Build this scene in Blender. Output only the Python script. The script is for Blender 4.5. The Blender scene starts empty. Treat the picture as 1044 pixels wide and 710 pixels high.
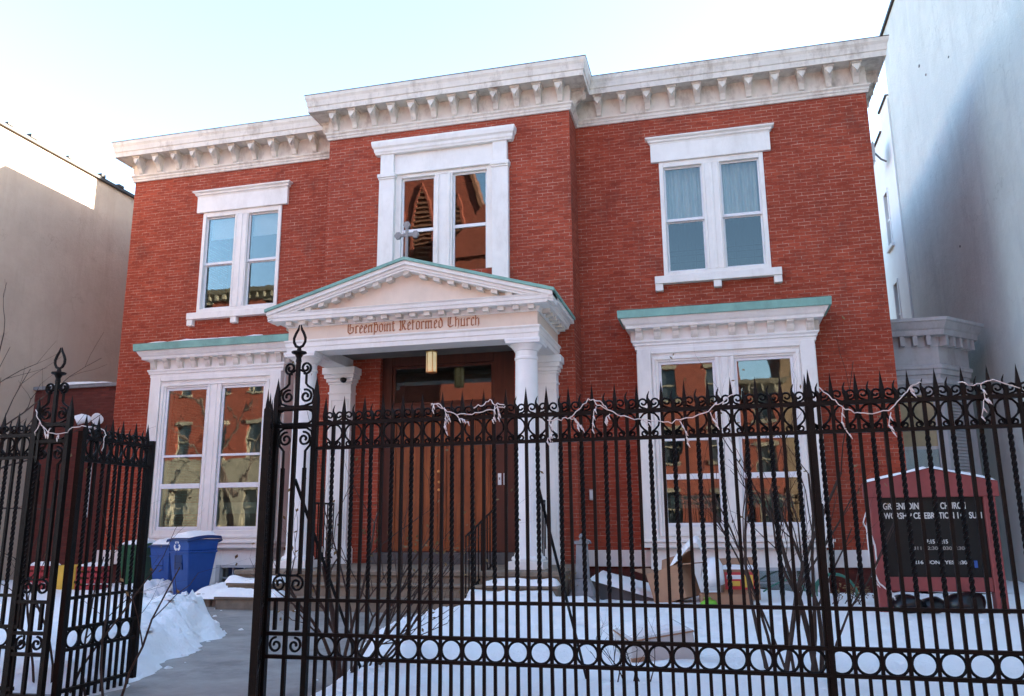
import bpy, bmesh, math, random
from mathutils import Vector, Matrix, noise
random.seed(7)
PI = math.pi
scene = bpy.context.scene
COL = scene.collection

# ------------------------------------------------------------------ helpers
class MB:
    """collects shapes, then links them as ONE mesh object"""
    def __init__(self):
        self.v = []; self.f = []
    def add(self, vs, fs):
        n = len(self.v)
        self.v += [tuple(p) for p in vs]
        self.f += [tuple(i + n for i in q) for q in fs]
        return self
    def box(self, x0, x1, y0, y1, z0, z1):
        if x0 > x1: x0, x1 = x1, x0
        if y0 > y1: y0, y1 = y1, y0
        if z0 > z1: z0, z1 = z1, z0
        return self.add([(x0,y0,z0),(x1,y0,z0),(x1,y1,z0),(x0,y1,z0),(x0,y0,z1),(x1,y0,z1),(x1,y1,z1),(x0,y1,z1)],
                        [(0,3,2,1),(4,5,6,7),(0,1,5,4),(1,2,6,5),(2,3,7,6),(3,0,4,7)])
    def prism(self, pts, axis, a, b):
        """closed 2D outline extruded along an axis; pts are the two other coordinates in x,y,z order"""
        def P(p, t):
            return {'x': (t, p[0], p[1]), 'y': (p[0], t, p[1]), 'z': (p[0], p[1], t)}[axis]
        n = len(pts)
        vs = [P(p, a) for p in pts] + [P(p, b) for p in pts]
        fs = [tuple(range(n))[::-1], tuple(range(n, 2*n))]
        fs += [(i, (i+1) % n, n + (i+1) % n, n + i) for i in range(n)]
        return self.add(vs, fs)
    def hexa(self, bot, top):
        return self.add(list(bot) + list(top), [(3,2,1,0),(4,5,6,7),(0,1,5,4),(1,2,6,5),(2,3,7,6),(3,0,4,7)])
    def sweep(self, prof, path):
        """open/closed profile of (outward offset, z) carried along a plan path with mitred corners;
        outward is to the right of the walking direction"""
        n = len(path); m = len(prof); vs = []
        for i, p in enumerate(path):
            p = Vector(p)
            d0 = (p - Vector(path[i-1])).normalized() if i > 0 else None
            d1 = (Vector(path[i+1]) - p).normalized() if i < n-1 else None
            if d0 is None: d0 = d1
            if d1 is None: d1 = d0
            n0 = Vector((d0.y, -d0.x)); n1 = Vector((d1.y, -d1.x))
            mm = n0 + n1
            mm = mm / max(.2, mm.dot(n0))
            for o, z in prof:
                vs.append((p.x + mm.x*o, p.y + mm.y*o, z))
        fs = []
        for i in range(n-1):
            for j in range(m):
                k = (j+1) % m
                fs.append((i*m+j, (i+1)*m+j, (i+1)*m+k, i*m+k))
        fs.append(tuple(range(m))); fs.append(tuple(range((n-1)*m, n*m))[::-1])
        return self.add(vs, fs)
    def lathe(self, prof, c, n=20, ang0=0):
        vs = []; m = len(prof)
        for i in range(n):
            a = 2*PI*i/n + ang0
            for r, z in prof:
                vs.append((c[0] + r*math.cos(a), c[1] + r*math.sin(a), c[2] + z))
        fs = [(i*m+j, ((i+1) % n)*m+j, ((i+1) % n)*m+j+1, i*m+j+1) for i in range(n) for j in range(m-1)]
        fs.append(tuple(i*m for i in range(n))[::-1]); fs.append(tuple(i*m+m-1 for i in range(n)))
        return self.add(vs, fs)
    def tube(self, pts, r, n=5, flat=None):
        """tube through 3D points; r a number or a list; flat squeezes it in y"""
        pts = [Vector(p) for p in pts]
        if len(pts) < 2: return self
        rs = r if isinstance(r, (list, tuple)) else [r]*len(pts)
        up = None; vs = []
        for i, p in enumerate(pts):
            t = (pts[min(i+1, len(pts)-1)] - pts[max(i-1, 0)])
            if t.length < 1e-9: t = Vector((0,0,1))
            t.normalize()
            if up is None:
                up = Vector((0,1,0)) if abs(t.y) < .9 else Vector((1,0,0))
            up = (up - t*up.dot(t))
            if up.length < 1e-6: up = t.orthogonal()
            up.normalize(); s = t.cross(up)
            for k in range(n):
                a = 2*PI*(k+.5)/n
                u = math.cos(a)*(flat if flat else 1)
                vs.append(p + (up*u + s*math.sin(a))*rs[i])
        m = len(pts)
        fs = [(i*n+k, i*n+(k+1) % n, (i+1)*n+(k+1) % n, (i+1)*n+k) for i in range(m-1) for k in range(n)]
        fs.append(tuple(range(n))[::-1]); fs.append(tuple(range((m-1)*n, m*n)))
        return self.add(vs, fs)
    def mesh(self, name, mat, smooth=False):
        me = bpy.data.meshes.new(name)
        me.from_pydata(self.v, [], self.f)
        bm = bmesh.new(); bm.from_mesh(me)
        bmesh.ops.recalc_face_normals(bm, faces=bm.faces)
        bm.to_mesh(me); bm.free()
        if mat: me.materials.append(mat)
        if smooth:
            for p in me.polygons: p.use_smooth = True
            if smooth == 'auto':
                me.set_sharp_from_angle(angle=math.radians(40))
        return me
    def build(self, name, mat, parent=None, smooth=False, bevel=0):
        return link(name, self.mesh(name, mat, smooth), parent, bevel=bevel)

def link(name, me, parent=None, loc=None, local=False, bevel=0):
    o = bpy.data.objects.new(name, me); COL.objects.link(o)
    if parent is not None:
        o.parent = parent
        if not local and parent.type == 'EMPTY':
            o.matrix_parent_inverse = Matrix.Translation(-Vector(parent.location))
    if loc is not None: o.location = loc
    if bevel:
        b = o.modifiers.new('bevel', 'BEVEL'); b.width = bevel; b.segments = 1; b.limit_method = 'ANGLE'
    return o

def tag(o, label=None, cat=None, group=None, kind=None):
    if label: o['label'] = label
    if cat: o['category'] = cat
    if group: o['group'] = group
    if kind: o['kind'] = kind
    return o

def thing(name, loc, label, cat, group=None, rotz=0):
    o = bpy.data.objects.new(name, None); COL.objects.link(o)
    o.location = loc; o.rotation_euler = (0, 0, rotz); o.empty_display_size = .2
    return tag(o, label, cat, group)

def sm(a, b, x):
    t = min(1, max(0, (x-a)/(b-a))); return t*t*(3-2*t)

# ------------------------------------------------------------------ materials
def new_mat(name):
    m = bpy.data.materials.new(name); m.use_nodes = True
    nt = m.node_tree; nt.nodes.clear()
    out = nt.nodes.new('ShaderNodeOutputMaterial')
    return m, nt, out
def N(nt, t, **k):
    n = nt.nodes.new(t)
    for a, b in k.items(): setattr(n, a, b)
    return n
def ramp(nt, fac, stops):
    r = N(nt, 'ShaderNodeValToRGB'); el = r.color_ramp.elements
    while len(el) < len(stops): el.new(.5)
    for e, (p, c) in zip(el, stops):
        e.position = p; e.color = (c, c, c, 1) if isinstance(c, (int, float)) else (*c, 1)
    nt.links.new(fac, r.inputs[0]); return r.outputs[0]
def mixc(nt, fac, a, b, mode='MIX'):
    m = N(nt, 'ShaderNodeMix', data_type='RGBA', blend_type=mode)
    for s, v in ((0, fac), (6, a), (7, b)):
        if isinstance(v, (int, float)): m.inputs[s].default_value = v
        elif isinstance(v, tuple): m.inputs[s].default_value = (*v, 1)
        else: nt.links.new(v, m.inputs[s])
    return m.outputs[2]
def noise_tex(nt, vec, scale, detail=4, rough=.6, stretch=None):
    if stretch:
        mp = N(nt, 'ShaderNodeMapping'); mp.inputs['Scale'].default_value = stretch
        nt.links.new(vec, mp.inputs[0]); vec = mp.outputs[0]
    n = N(nt, 'ShaderNodeTexNoise'); n.inputs['Scale'].default_value = scale
    n.inputs['Detail'].default_value = detail; n.inputs['Roughness'].default_value = rough
    nt.links.new(vec, n.inputs['Vector']); return n.outputs[0]
def bump(nt, h, strength, dist=.01):
    b = N(nt, 'ShaderNodeBump'); b.inputs['Strength'].default_value = strength; b.inputs['Distance'].default_value = dist
    nt.links.new(h, b.inputs['Height']); return b.outputs[0]
def principled(nt, out, color, rough=.6, normal=None, spec=.4, metal=0):
    p = N(nt, 'ShaderNodeBsdfPrincipled')
    for key, v in (('Base Color', color), ('Roughness', rough), ('Metallic', metal), ('Specular IOR Level', spec)):
        if isinstance(v, tuple): p.inputs[key].default_value = (*v, 1)
        elif isinstance(v, (int, float)): p.inputs[key].default_value = v
        else: nt.links.new(v, p.inputs[key])
    if normal is not None: nt.links.new(normal, p.inputs['Normal'])
    nt.links.new(p.outputs[0], out.inputs[0]); return p
def pos(nt): return N(nt, 'ShaderNodeNewGeometry').outputs['Position']

def m_plain(name, c, rough=.6, var=.15, scale=6, bmp=.15, spec=.4, metal=0, stain=None, stain_amt=.5, stretch=None, bscale=None, objc=False):
    m, nt, out = new_mat(name)
    P = N(nt, 'ShaderNodeTexCoord').outputs['Object'] if objc else pos(nt)
    n1 = noise_tex(nt, P, scale, 5, .65, stretch)
    dark = tuple(x*(1-var) for x in c); light = tuple(min(1, x*(1+var)) for x in c)
    col = mixc(nt, ramp(nt, n1, [(.3, 0), (.7, 1)]), dark, light)
    if stain:
        n2 = noise_tex(nt, P, scale*.6, 7, .75, stretch or (1, 1, .35))
        col = mixc(nt, ramp(nt, n2, [(.5, 0.), (.72, stain_amt)]), col, stain)
    n3 = noise_tex(nt, P, bscale or scale*5, 4, .6)
    principled(nt, out, col, rough, bump(nt, n3, bmp), spec, metal)
    return m

def m_brick(name, c1, c2, mortar, w=.212, h=.0677, white=.45, ms=.0065):
    m, nt, out = new_mat(name)
    g = N(nt, 'ShaderNodeNewGeometry'); P = g.outputs['Position']
    sp = N(nt, 'ShaderNodeSeparateXYZ'); nt.links.new(P, sp.inputs[0])
    sn = N(nt, 'ShaderNodeSeparateXYZ'); nt.links.new(g.outputs['True Normal'], sn.inputs[0])
    ab = N(nt, 'ShaderNodeMath', operation='ABSOLUTE'); nt.links.new(sn.outputs[0], ab.inputs[0])
    gt = N(nt, 'ShaderNodeMath', operation='GREATER_THAN'); nt.links.new(ab.outputs[0], gt.inputs[0]); gt.inputs[1].default_value = .5
    mx = N(nt, 'ShaderNodeMix', data_type='FLOAT')
    nt.links.new(gt.outputs[0], mx.inputs[0]); nt.links.new(sp.outputs[0], mx.inputs[2]); nt.links.new(sp.outputs[1], mx.inputs[3])
    cb = N(nt, 'ShaderNodeCombineXYZ'); nt.links.new(mx.outputs[0], cb.inputs[0]); nt.links.new(sp.outputs[2], cb.inputs[1])
    # slightly wavy courses
    wv = noise_tex(nt, P, 1.3, 2)
    ad = N(nt, 'ShaderNodeVectorMath', operation='MULTIPLY_ADD')
    cw = N(nt, 'ShaderNodeCombineXYZ'); nt.links.new(wv, cw.inputs[1])
    nt.links.new(cw.outputs[0], ad.inputs[0]); ad.inputs[1].default_value = (0, .03, 0); nt.links.new(cb.outputs[0], ad.inputs[2])
    b = N(nt, 'ShaderNodeTexBrick'); nt.links.new(ad.outputs[0], b.inputs['Vector'])
    b.inputs['Scale'].default_value = 1; b.inputs['Brick Width'].default_value = w; b.inputs['Row Height'].default_value = h
    b.inputs['Mortar Size'].default_value = ms; b.inputs['Mortar Smooth'].default_value = .25; b.inputs['Bias'].default_value = 0
    b.offset = .5
    n_big = noise_tex(nt, P, .8, 5, .65)
    n_mid = noise_tex(nt, P, 4.5, 8, .78, (.55, .55, 2.6))
    c1a = mixc(nt, ramp(nt, n_big, [(.35, 0), (.68, 1)]), tuple(x*.72 for x in c1), tuple(min(1, x*1.12) for x in c1))
    c2a = mixc(nt, ramp(nt, n_mid, [(.35, 0), (.68, 1)]), tuple(x*.7 for x in c2), tuple(min(1, x*1.25) for x in c2))
    nt.links.new(c1a, b.inputs['Color1']); nt.links.new(c2a, b.inputs['Color2'])
    # worn pointing: bright only in patches, brick-coloured elsewhere
    patch = mixc(nt, ramp(nt, n_mid, [(.42, 0), (.67, white)]), tuple(x*.62 for x in c1), mortar)
    nt.links.new(patch, b.inputs['Mortar'])
    soot = noise_tex(nt, P, 1.7, 6, .7, (1, 1, .5))
    col = mixc(nt, ramp(nt, soot, [(.54, 0), (.76, .5)]), b.outputs[0], (.05, .028, .024))
    run = noise_tex(nt, P, 2.4, 6, .7, (1.6, 1.6, .18))
    col = mixc(nt, ramp(nt, run, [(.57, 0), (.80, .38)]), col, tuple(x*.40 for x in c1))
    pale = noise_tex(nt, P, 1.1, 7, .72)
    col = mixc(nt, ramp(nt, pale, [(.60, 0), (.82, .35)]), col, (c1[0]*1.25, c1[1]*1.9, c1[2]*2.2))
    fine = noise_tex(nt, P, 60, 3)
    hh = N(nt, 'ShaderNodeMath', operation='MULTIPLY_ADD'); nt.links.new(fine, hh.inputs[0]); hh.inputs[1].default_value = .35
    inv = N(nt, 'ShaderNodeMath', operation='SUBTRACT'); inv.inputs[0].default_value = 1; nt.links.new(b.outputs['Fac'], inv.inputs[1])
    nt.links.new(inv.outputs[0], hh.inputs[2])
    principled(nt, out, col, .82, bump(nt, hh.outputs[0], .5, .012), .25)
    return m

def m_glass(name, refl=.3, wave=.02, wscale=2.2, tint=(.85, .9, .9)):
    m, nt, out = new_mat(name)
    P = pos(nt)
    h = noise_tex(nt, P, wscale, 2, .5, (1.4, 1, .8))
    nb = bump(nt, h, 1.0, wave)
    gl = N(nt, 'ShaderNodeBsdfGlossy'); gl.inputs['Roughness'].default_value = .015
    gl.inputs['Color'].default_value = (.80, .86, .85, 1); nt.links.new(nb, gl.inputs['Normal'])
    tr = N(nt, 'ShaderNodeBsdfTransparent'); tr.inputs['Color'].default_value = (*tint, 1)
    fr = N(nt, 'ShaderNodeFresnel'); fr.inputs['IOR'].default_value = 1.5
    a = N(nt, 'ShaderNodeMath', operation='ADD', use_clamp=True); nt.links.new(fr.outputs[0], a.inputs[0]); a.inputs[1].default_value = refl
    mx = N(nt, 'ShaderNodeMixShader'); nt.links.new(a.outputs[0], mx.inputs[0])
    nt.links.new(tr.outputs[0], mx.inputs[1]); nt.links.new(gl.outputs[0], mx.inputs[2])
    nt.links.new(mx.outputs[0], out.inputs[0]); return m

def m_wood(name, c1, c2, rough=.45, scale=1.0):
    m, nt, out = new_mat(name)
    P = pos(nt)
    n = noise_tex(nt, P, 14*scale, 6, .65, (1, 1, .06))
    n2 = noise_tex(nt, P, 2.2, 3, .6)
    col = mixc(nt, ramp(nt, n, [(.32, 0), (.7, 1)]), c1, c2)
    col = mixc(nt, ramp(nt, n2, [(.4, 0), (.75, .45)]), col, tuple(x*.45 for x in c1))
    principled(nt, out, col, rough, bump(nt, n, .25, .006), .45)
    return m

def m_snow(name):
    m, nt, out = new_mat(name)
    P = pos(nt)
    n1 = noise_tex(nt, P, 9, 6, .7); n2 = noise_tex(nt, P, 45, 4, .7)
    dirt = noise_tex(nt, P, 2.3, 7, .75)
    col = mixc(nt, ramp(nt, dirt, [(.60, 0), (.82, .35)]), (.93, .925, .91), (.52, .48, .44))
    ad = N(nt, 'ShaderNodeMath', operation='MULTIPLY_ADD'); nt.links.new(n2, ad.inputs[0]); ad.inputs[1].default_value = .35; nt.links.new(n1, ad.inputs[2])
    p = principled(nt, out, col, .75, bump(nt, ad.outputs[0], .8, .07), .25)
    p.inputs['Subsurface Weight'].default_value = .12
    p.inputs['Subsurface Radius'].default_value = (.05, .06, .08); p.inputs['Subsurface Scale'].default_value = .4
    return m

M = {}
M['brick'] = m_brick('church_brick', (.385, .069, .033), (.29, .048, .024), (.62, .40, .30), white=.78, ms=.0068)
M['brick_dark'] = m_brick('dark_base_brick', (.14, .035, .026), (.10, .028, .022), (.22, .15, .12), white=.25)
M['brick_far'] = m_brick('street_brick', (.21, .046, .026), (.17, .038, .022), (.27, .17, .12), white=.3)
M['brick_far2'] = m_brick('tan_street_brick', (.20, .125, .075), (.16, .10, .06), (.25, .2, .15), white=.3)
M['white'] = m_plain('white_trim_paint', (.80, .775, .725), .55, .05, 3, .06, stain=(.50, .45, .39), stain_amt=.38)
M['old_white'] = m_plain('weathered_cornice_paint', (.68, .62, .54), .65, .10, 4, .2, stain=(.27, .20, .15), stain_amt=.8, stretch=(1, 1, .5))
M['frieze'] = m_plain('cream_frieze_paint', (.74, .62, .51), .6, .06, 3, .08, stain=(.54, .45, .38), stain_amt=.35)
M['col_white'] = m_plain('white_column_paint', (.80, .79, .76), .45, .04, 4, .06, stain=(.55, .55, .54), stain_amt=.25)
M['sash'] = m_plain('white_sash_paint', (.75, .755, .76), .5, .04, 5, .04)
M['copper'] = m_plain('green_copper_edge', (.20, .39, .33), .65, .18, 3, .15, stain=(.13, .22, .18), stain_amt=.5)
M['glass'] = m_glass('window_glass', .035, .0012, 1.3)
M['glass_old'] = m_glass('wavy_old_glass', .05, .0013, 1.8)
M['glass_screen'] = m_glass('screened_glass', .05, .001, 1.3, (.30, .36, .37))
M['glass_dark'] = m_glass('dark_street_glass', .12, .002)
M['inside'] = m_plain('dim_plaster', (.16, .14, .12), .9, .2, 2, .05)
M['curtain'] = m_plain('pale_curtain', (.62, .64, .62), .9, .06, 3, .05)
M['door'] = m_wood('brown_door_wood', (.175, .042, .011), (.33, .098, .026), .42)
M['door_dark'] = m_wood('dark_door_frame_wood', (.05, .012, .007), (.085, .022, .012), .4)
M['brass'] = m_plain('brass', (.75, .52, .22), .3, .1, 8, .05, metal=1)
M['stone'] = m_plain('brownstone_step', (.20, .155, .112), .8, .25, 5, .35, stain=(.09, .07, .055), stain_amt=.6)
M['stone_dark'] = m_plain('dark_grey_stone', (.085, .08, .078), .75, .2, 5, .25)
M['grey_stone'] = m_plain('grey_cement', (.22, .22, .225), .8, .2, 8, .35, stain=(.1, .1, .1), stain_amt=.5)
M['concrete'] = m_plain('damp_concrete', (.25, .24, .22), .55, .25, 2.2, .3, stain=(.085, .08, .075), stain_amt=.8, stretch=(1, 1, 1), bscale=30)
M['asphalt'] = m_plain('asphalt', (.05, .05, .052), .85, .2, 4, .3, bscale=60)
M['soil'] = m_plain('soil', (.06, .048, .038), .95, .3, 3, .5)
M['snow'] = m_snow('snow')
M['iron'] = m_plain('black_iron', (.0036, .0027, .0025), .55, .4, 14, .4, spec=.16, stain=(.014, .0055, .0032), stain_amt=.6, stretch=(1, 1, 1))
def m_stucco(name, c, dirt, patch, crack_amt=.6, streak=.5):
    m, nt, out = new_mat(name); P = pos(nt)
    n1 = noise_tex(nt, P, .9, 8, .7)
    col = mixc(nt, ramp(nt, n1, [(.32, 0), (.7, 1)]), tuple(x*.90 for x in c), tuple(min(1, x*1.07) for x in c))
    st = noise_tex(nt, P, 1.5, 8, .74, (1.3, 1.3, .16))
    col = mixc(nt, ramp(nt, st, [(.50, 0), (.78, streak)]), col, dirt)
    pt = noise_tex(nt, P, .42, 3, .55)
    col = mixc(nt, ramp(nt, pt, [(.585, 0), (.60, .55)]), col, patch)
    ds = N(nt, 'ShaderNodeVectorMath', operation='MULTIPLY_ADD')
    nc = N(nt, 'ShaderNodeTexNoise'); nc.inputs['Scale'].default_value = 1.6; nc.inputs['Detail'].default_value = 6; nt.links.new(P, nc.inputs['Vector'])
    nt.links.new(nc.outputs['Color'], ds.inputs[0]); ds.inputs[1].default_value = (1.5, 1.5, 1.5); nt.links.new(P, ds.inputs[2])
    vo = N(nt, 'ShaderNodeTexVoronoi', feature='DISTANCE_TO_EDGE'); vo.inputs['Scale'].default_value = .34; nt.links.new(ds.outputs[0], vo.inputs['Vector'])
    gate = ramp(nt, noise_tex(nt, P, .6, 2), [(.46, 0), (.56, 1)])
    cr = ramp(nt, vo.outputs['Distance'], [(.0, crack_amt), (.006, 0)])
    mu = N(nt, 'ShaderNodeMath', operation='MULTIPLY'); nt.links.new(gate, mu.inputs[0]); nt.links.new(cr, mu.inputs[1])
    col = mixc(nt, mu.outputs[0], col, tuple(x*.35 for x in dirt))
    f1, f2 = noise_tex(nt, P, 7, 7, .72), noise_tex(nt, P, 60, 3, .6)
    hh = N(nt, 'ShaderNodeMath', operation='MULTIPLY_ADD'); nt.links.new(f2, hh.inputs[0]); hh.inputs[1].default_value = .3; nt.links.new(f1, hh.inputs[2])
    principled(nt, out, col, .88, bump(nt, hh.outputs[0], .7, .03), .2)
    return m
M['beige'] = m_stucco('beige_stucco', (.47, .365, .27), (.30, .215, .15), (.485, .38, .285), .2, .4)
M['bluegrey'] = m_stucco('blue_grey_stucco', (.58, .61, .575), (.33, .37, .38), (.53, .565, .545), .22, .45)
M['pale_wall'] = m_plain('white_painted_wall', (.74, .75, .73), .8, .05, 1.2, .25, bscale=12)
M['grey_wood'] = m_plain('grey_white_wood', (.42, .43, .435), .7, .1, 4, .2, stain=(.22, .21, .20), stain_amt=.6)
M['tar'] = m_plain('black_coping', (.03, .028, .027), .7, .2, 6, .3)
M['blue'] = m_plain('blue_plastic', (.012, .070, .29), .42, .08, 5, .05, spec=.45)
M['blue_dark'] = m_plain('dark_blue_plastic', (.009, .035, .13), .5, .08, 5, .05)
M['green_pl'] = m_plain('green_plastic', (.008, .075, .028), .45, .08, 5, .05)
M['white_pl'] = m_plain('white_print', (.75, .78, .8), .5, .03, 5, .02)
M['black_pl'] = m_plain('black_plastic', (.004, .004, .005), .3, .2, 6, .2)
M['red_sign'] = m_plain('dull_red_paint', (.235, .050, .046), .6, .1, 5, .12, stain=(.15, .04, .036), stain_amt=.5)
M['board'] = m_plain('black_letter_board', (.0045, .006, .0065), .4, .2, 5, .03, spec=.25)
M['letter_w'] = m_plain('white_letter', (.62, .62, .58), .6, .03, 5, .02)
M['letter_g'] = m_plain('grey_letter', (.28, .26, .23), .6, .1, 5, .02)
M['letter_brown'] = m_plain('bronze_letter', (.34, .125, .045), .5, .15, 20, .05)
M['card'] = m_plain('brown_cardboard', (.33, .185, .11), .85, .08, 6, .12)
M['card_red'] = m_plain('red_print_card', (.52, .045, .05), .6, .06, 6, .05)
M['yellow'] = m_plain('yellow_print', (.70, .47, .07), .6, .06, 6, .05)
M['grass_green'] = m_plain('lime_plastic_bag', (.16, .42, .03), .5, .1, 8, .3)
M['hose'] = m_plain('green_hose', (.05, .20, .135), .5, .1, 10, .05)
M['red_box'] = m_plain('red_plastic', (.33, .035, .04), .5, .1, 8, .1)
M['twig'] = m_plain('bare_twig_bark', (.050, .032, .024), .9, .3, 30, .4)
M['leaf'] = m_plain('dry_leaf', (.17, .11, .045), .8, .3, 20, .1)
M['wire_white'] = m_plain('white_cable', (.66, .62, .60), .5, .05, 10, .02)
M['lamp_off'] = m_plain('frosted_lamp_glass', (.72, .66, .46), .35, .04, 5, .02)
_p = [n for n in M['lamp_off'].node_tree.nodes if n.type == 'BSDF_PRINCIPLED'][0]
_p.inputs['Emission Color'].default_value = (1, .82, .45, 1); _p.inputs['Emission Strength'].default_value = .03
M['cross'] = m_plain('grey_cross_paint', (.26, .25, .24), .7, .1, 10, .2)
M['steel'] = m_plain('grey_pipe', (.62, .61, .59), .5, .08, 10, .1)
M['gothic'] = m_plain('tan_louvre', (.13, .05, .026), .8, .1, 3, .1)
# ------------------------------------------------------------------ camera, sky, sun
cam_d = bpy.data.cameras.new('camera'); cam = bpy.data.objects.new('camera', cam_d); COL.objects.link(cam)
scene.camera = cam
cam_d.sensor_width = 36; cam_d.lens = 36*830/1044; cam_d.clip_start = .05; cam_d.clip_end = 3000
_a, _b, _c = (math.radians(t) for t in (-13.97, 12.18, -.45))
_f = Vector((math.sin(_a)*math.cos(_b), math.cos(_a)*math.cos(_b), math.sin(_b)))
_r = Vector((math.cos(_a), -math.sin(_a), 0)); _u = _r.cross(_f)
_r2 = _r*math.cos(_c) + _u*math.sin(_c); _u2 = -_r*math.sin(_c) + _u*math.cos(_c)
cam.matrix_world = Matrix.Translation((0, 0, 1.3)) @ Matrix((_r2, _u2, -_f)).transposed().to_4x4()

SUN_AZ, SUN_EL = math.radians(20), math.radians(16.5)      # azimuth measured from +x towards +y
sd = Vector((math.cos(SUN_EL)*math.cos(SUN_AZ), math.cos(SUN_EL)*math.sin(SUN_AZ), math.sin(SUN_EL)))
sl = bpy.data.lights.new('sun', 'SUN'); sl.energy = 5.0; sl.angle = math.radians(.5); sl.color = (1, .89, .74)
so = bpy.data.objects.new('sun', sl); COL.objects.link(so); so.rotation_euler = (-sd).to_track_quat('-Z', 'Y').to_euler(); so.location = sd*60
w = bpy.data.worlds.new('World'); scene.world = w; w.use_nodes = True
nt = w.node_tree; nt.nodes.clear()
sky = nt.nodes.new('ShaderNodeTexSky'); sky.sky_type = 'NISHITA'; sky.sun_disc = False
sky.sun_elevation = SUN_EL; sky.sun_rotation = PI/2 - SUN_AZ; sky.altitude = 10
sky.air_density = 1.0; sky.dust_density = .85; sky.ozone_density = 1.5
bg = nt.nodes.new('ShaderNodeBackground'); bg.inputs[1].default_value = .072
ow = nt.nodes.new('ShaderNodeOutputWorld')
nt.links.new(sky.outputs[0], bg.inputs[0]); nt.links.new(bg.outputs[0], ow.inputs[0])
scene.view_settings.view_transform = 'Standard'; scene.view_settings.look = 'None'
scene.view_settings.gamma = 1; scene.view_settings.use_curve_mapping = False
scene.view_settings.exposure = 3.75
scene.render.engine = 'CYCLES'
cy = scene.cycles; cy.use_denoising = True; cy.max_bounces = 8; cy.diffuse_bounces = 4; cy.glossy_bounces = 4
cy.transparent_max_bounces = 24; cy.sample_clamp_indirect = 6; cy.caustics_reflective = False; cy.caustics_refractive = False

# ------------------------------------------------------------------ ground, street
def struct(name, mb, mat, smooth=False):
    return tag(mb.build(name, mat, smooth=smooth), kind='structure')
struct('ground', MB().add([(-900,-900,-.14),(900,-900,-.14),(900,900,-.14),(-900,900,-.14)], [(0,1,2,3)]), M['soil'])
struct('yard', MB().box(-16.4, 5.9, 5.55, 27, -.3, -.004), M['soil'])
struct('sidewalk', MB().box(-60, 60, -2.6, 5.10, -.3, -.03), M['concrete'])
struct('street', MB().box(-60, 60, -11.5, -2.75, -.3, -.12), M['asphalt'])
struct('kerb', MB().box(-60, 60, -2.75, -2.6, -.3, -.02), M['grey_stone'])
struct('opposite_sidewalk', MB().box(-60, 60, -15, -11.5, -.3, -.01), M['concrete'])
tag(MB().box(-60, 60, -13.4, -9.6, -.2, .12).build('added_street_snow', M['snow']), kind='structure')  # unseen snow bank, added to bounce sunlight onto the church front
struct('fence_kerb', MB().box(-16, -4.95, 5.10, 5.55, -.3, .06).box(-2.9, 5.4, 5.10, 5.55, -.3, .06), M['grey_stone'])

def poly_dist(p, poly):
    """signed distance, negative inside"""
    x, y = p; d = 1e9; inside = False; n = len(poly)
    for i in range(n):
        ax, ay = poly[i]; bx, by = poly[(i+1) % n]
        ex, ey = bx-ax, by-ay
        t = max(0, min(1, ((x-ax)*ex + (y-ay)*ey)/(ex*ex+ey*ey)))
        d = min(d, math.hypot(x-ax-t*ex, y-ay-t*ey))
        if (ay > y) != (by > y) and x < ax + (y-ay)*ex/ey: inside = not inside
    return -d if inside else d
PATH = [(-3.15,5.56),(-3.35,7.2),(-4.02,8.8),(-4.12,9.8),(-4.05,10.9),(-3.75,11.4),(-3.55,11.6),(-3.5,12.05),(-7.6,12.05),(-7.9,12.3),(-8.35,13.0),(-8.8,13.75),(-9.7,13.7),(-9.75,13.0),(-9.35,12.5),
        (-8.2,11.75),(-7.0,10.6),(-5.95,9.3),(-5.45,8.0),(-4.95,6.77),(-4.75,5.56)]
struct('walkway', MB().prism([(p[0], p[1]) for p in [(-2.9,5.56),(-3.0,12.05),(-9.8,12.9),(-9.8,11.0),(-5.2,5.56)]], 'z', -.2, .003), M['concrete'])
_rf = random.Random(12)
FEET = []
for _k in range(3):                                   # three trails of old footprints across the yard
    fx, fy, fa = ((-2.6, 9.6, .25), (3.6, 10.4, 2.6), (.6, 12.6, -1.9))[_k]
    for _i in range(11):
        FEET.append((fx + .09*math.sin(_i*PI)*1 + (.1 if _i % 2 else -.1)*math.sin(fa), fy + (.1 if _i % 2 else -.1)*math.cos(fa)))
        fx += .36*math.cos(fa) + _rf.gauss(0, .05); fy += .36*math.sin(fa) + _rf.gauss(0, .05)
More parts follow.
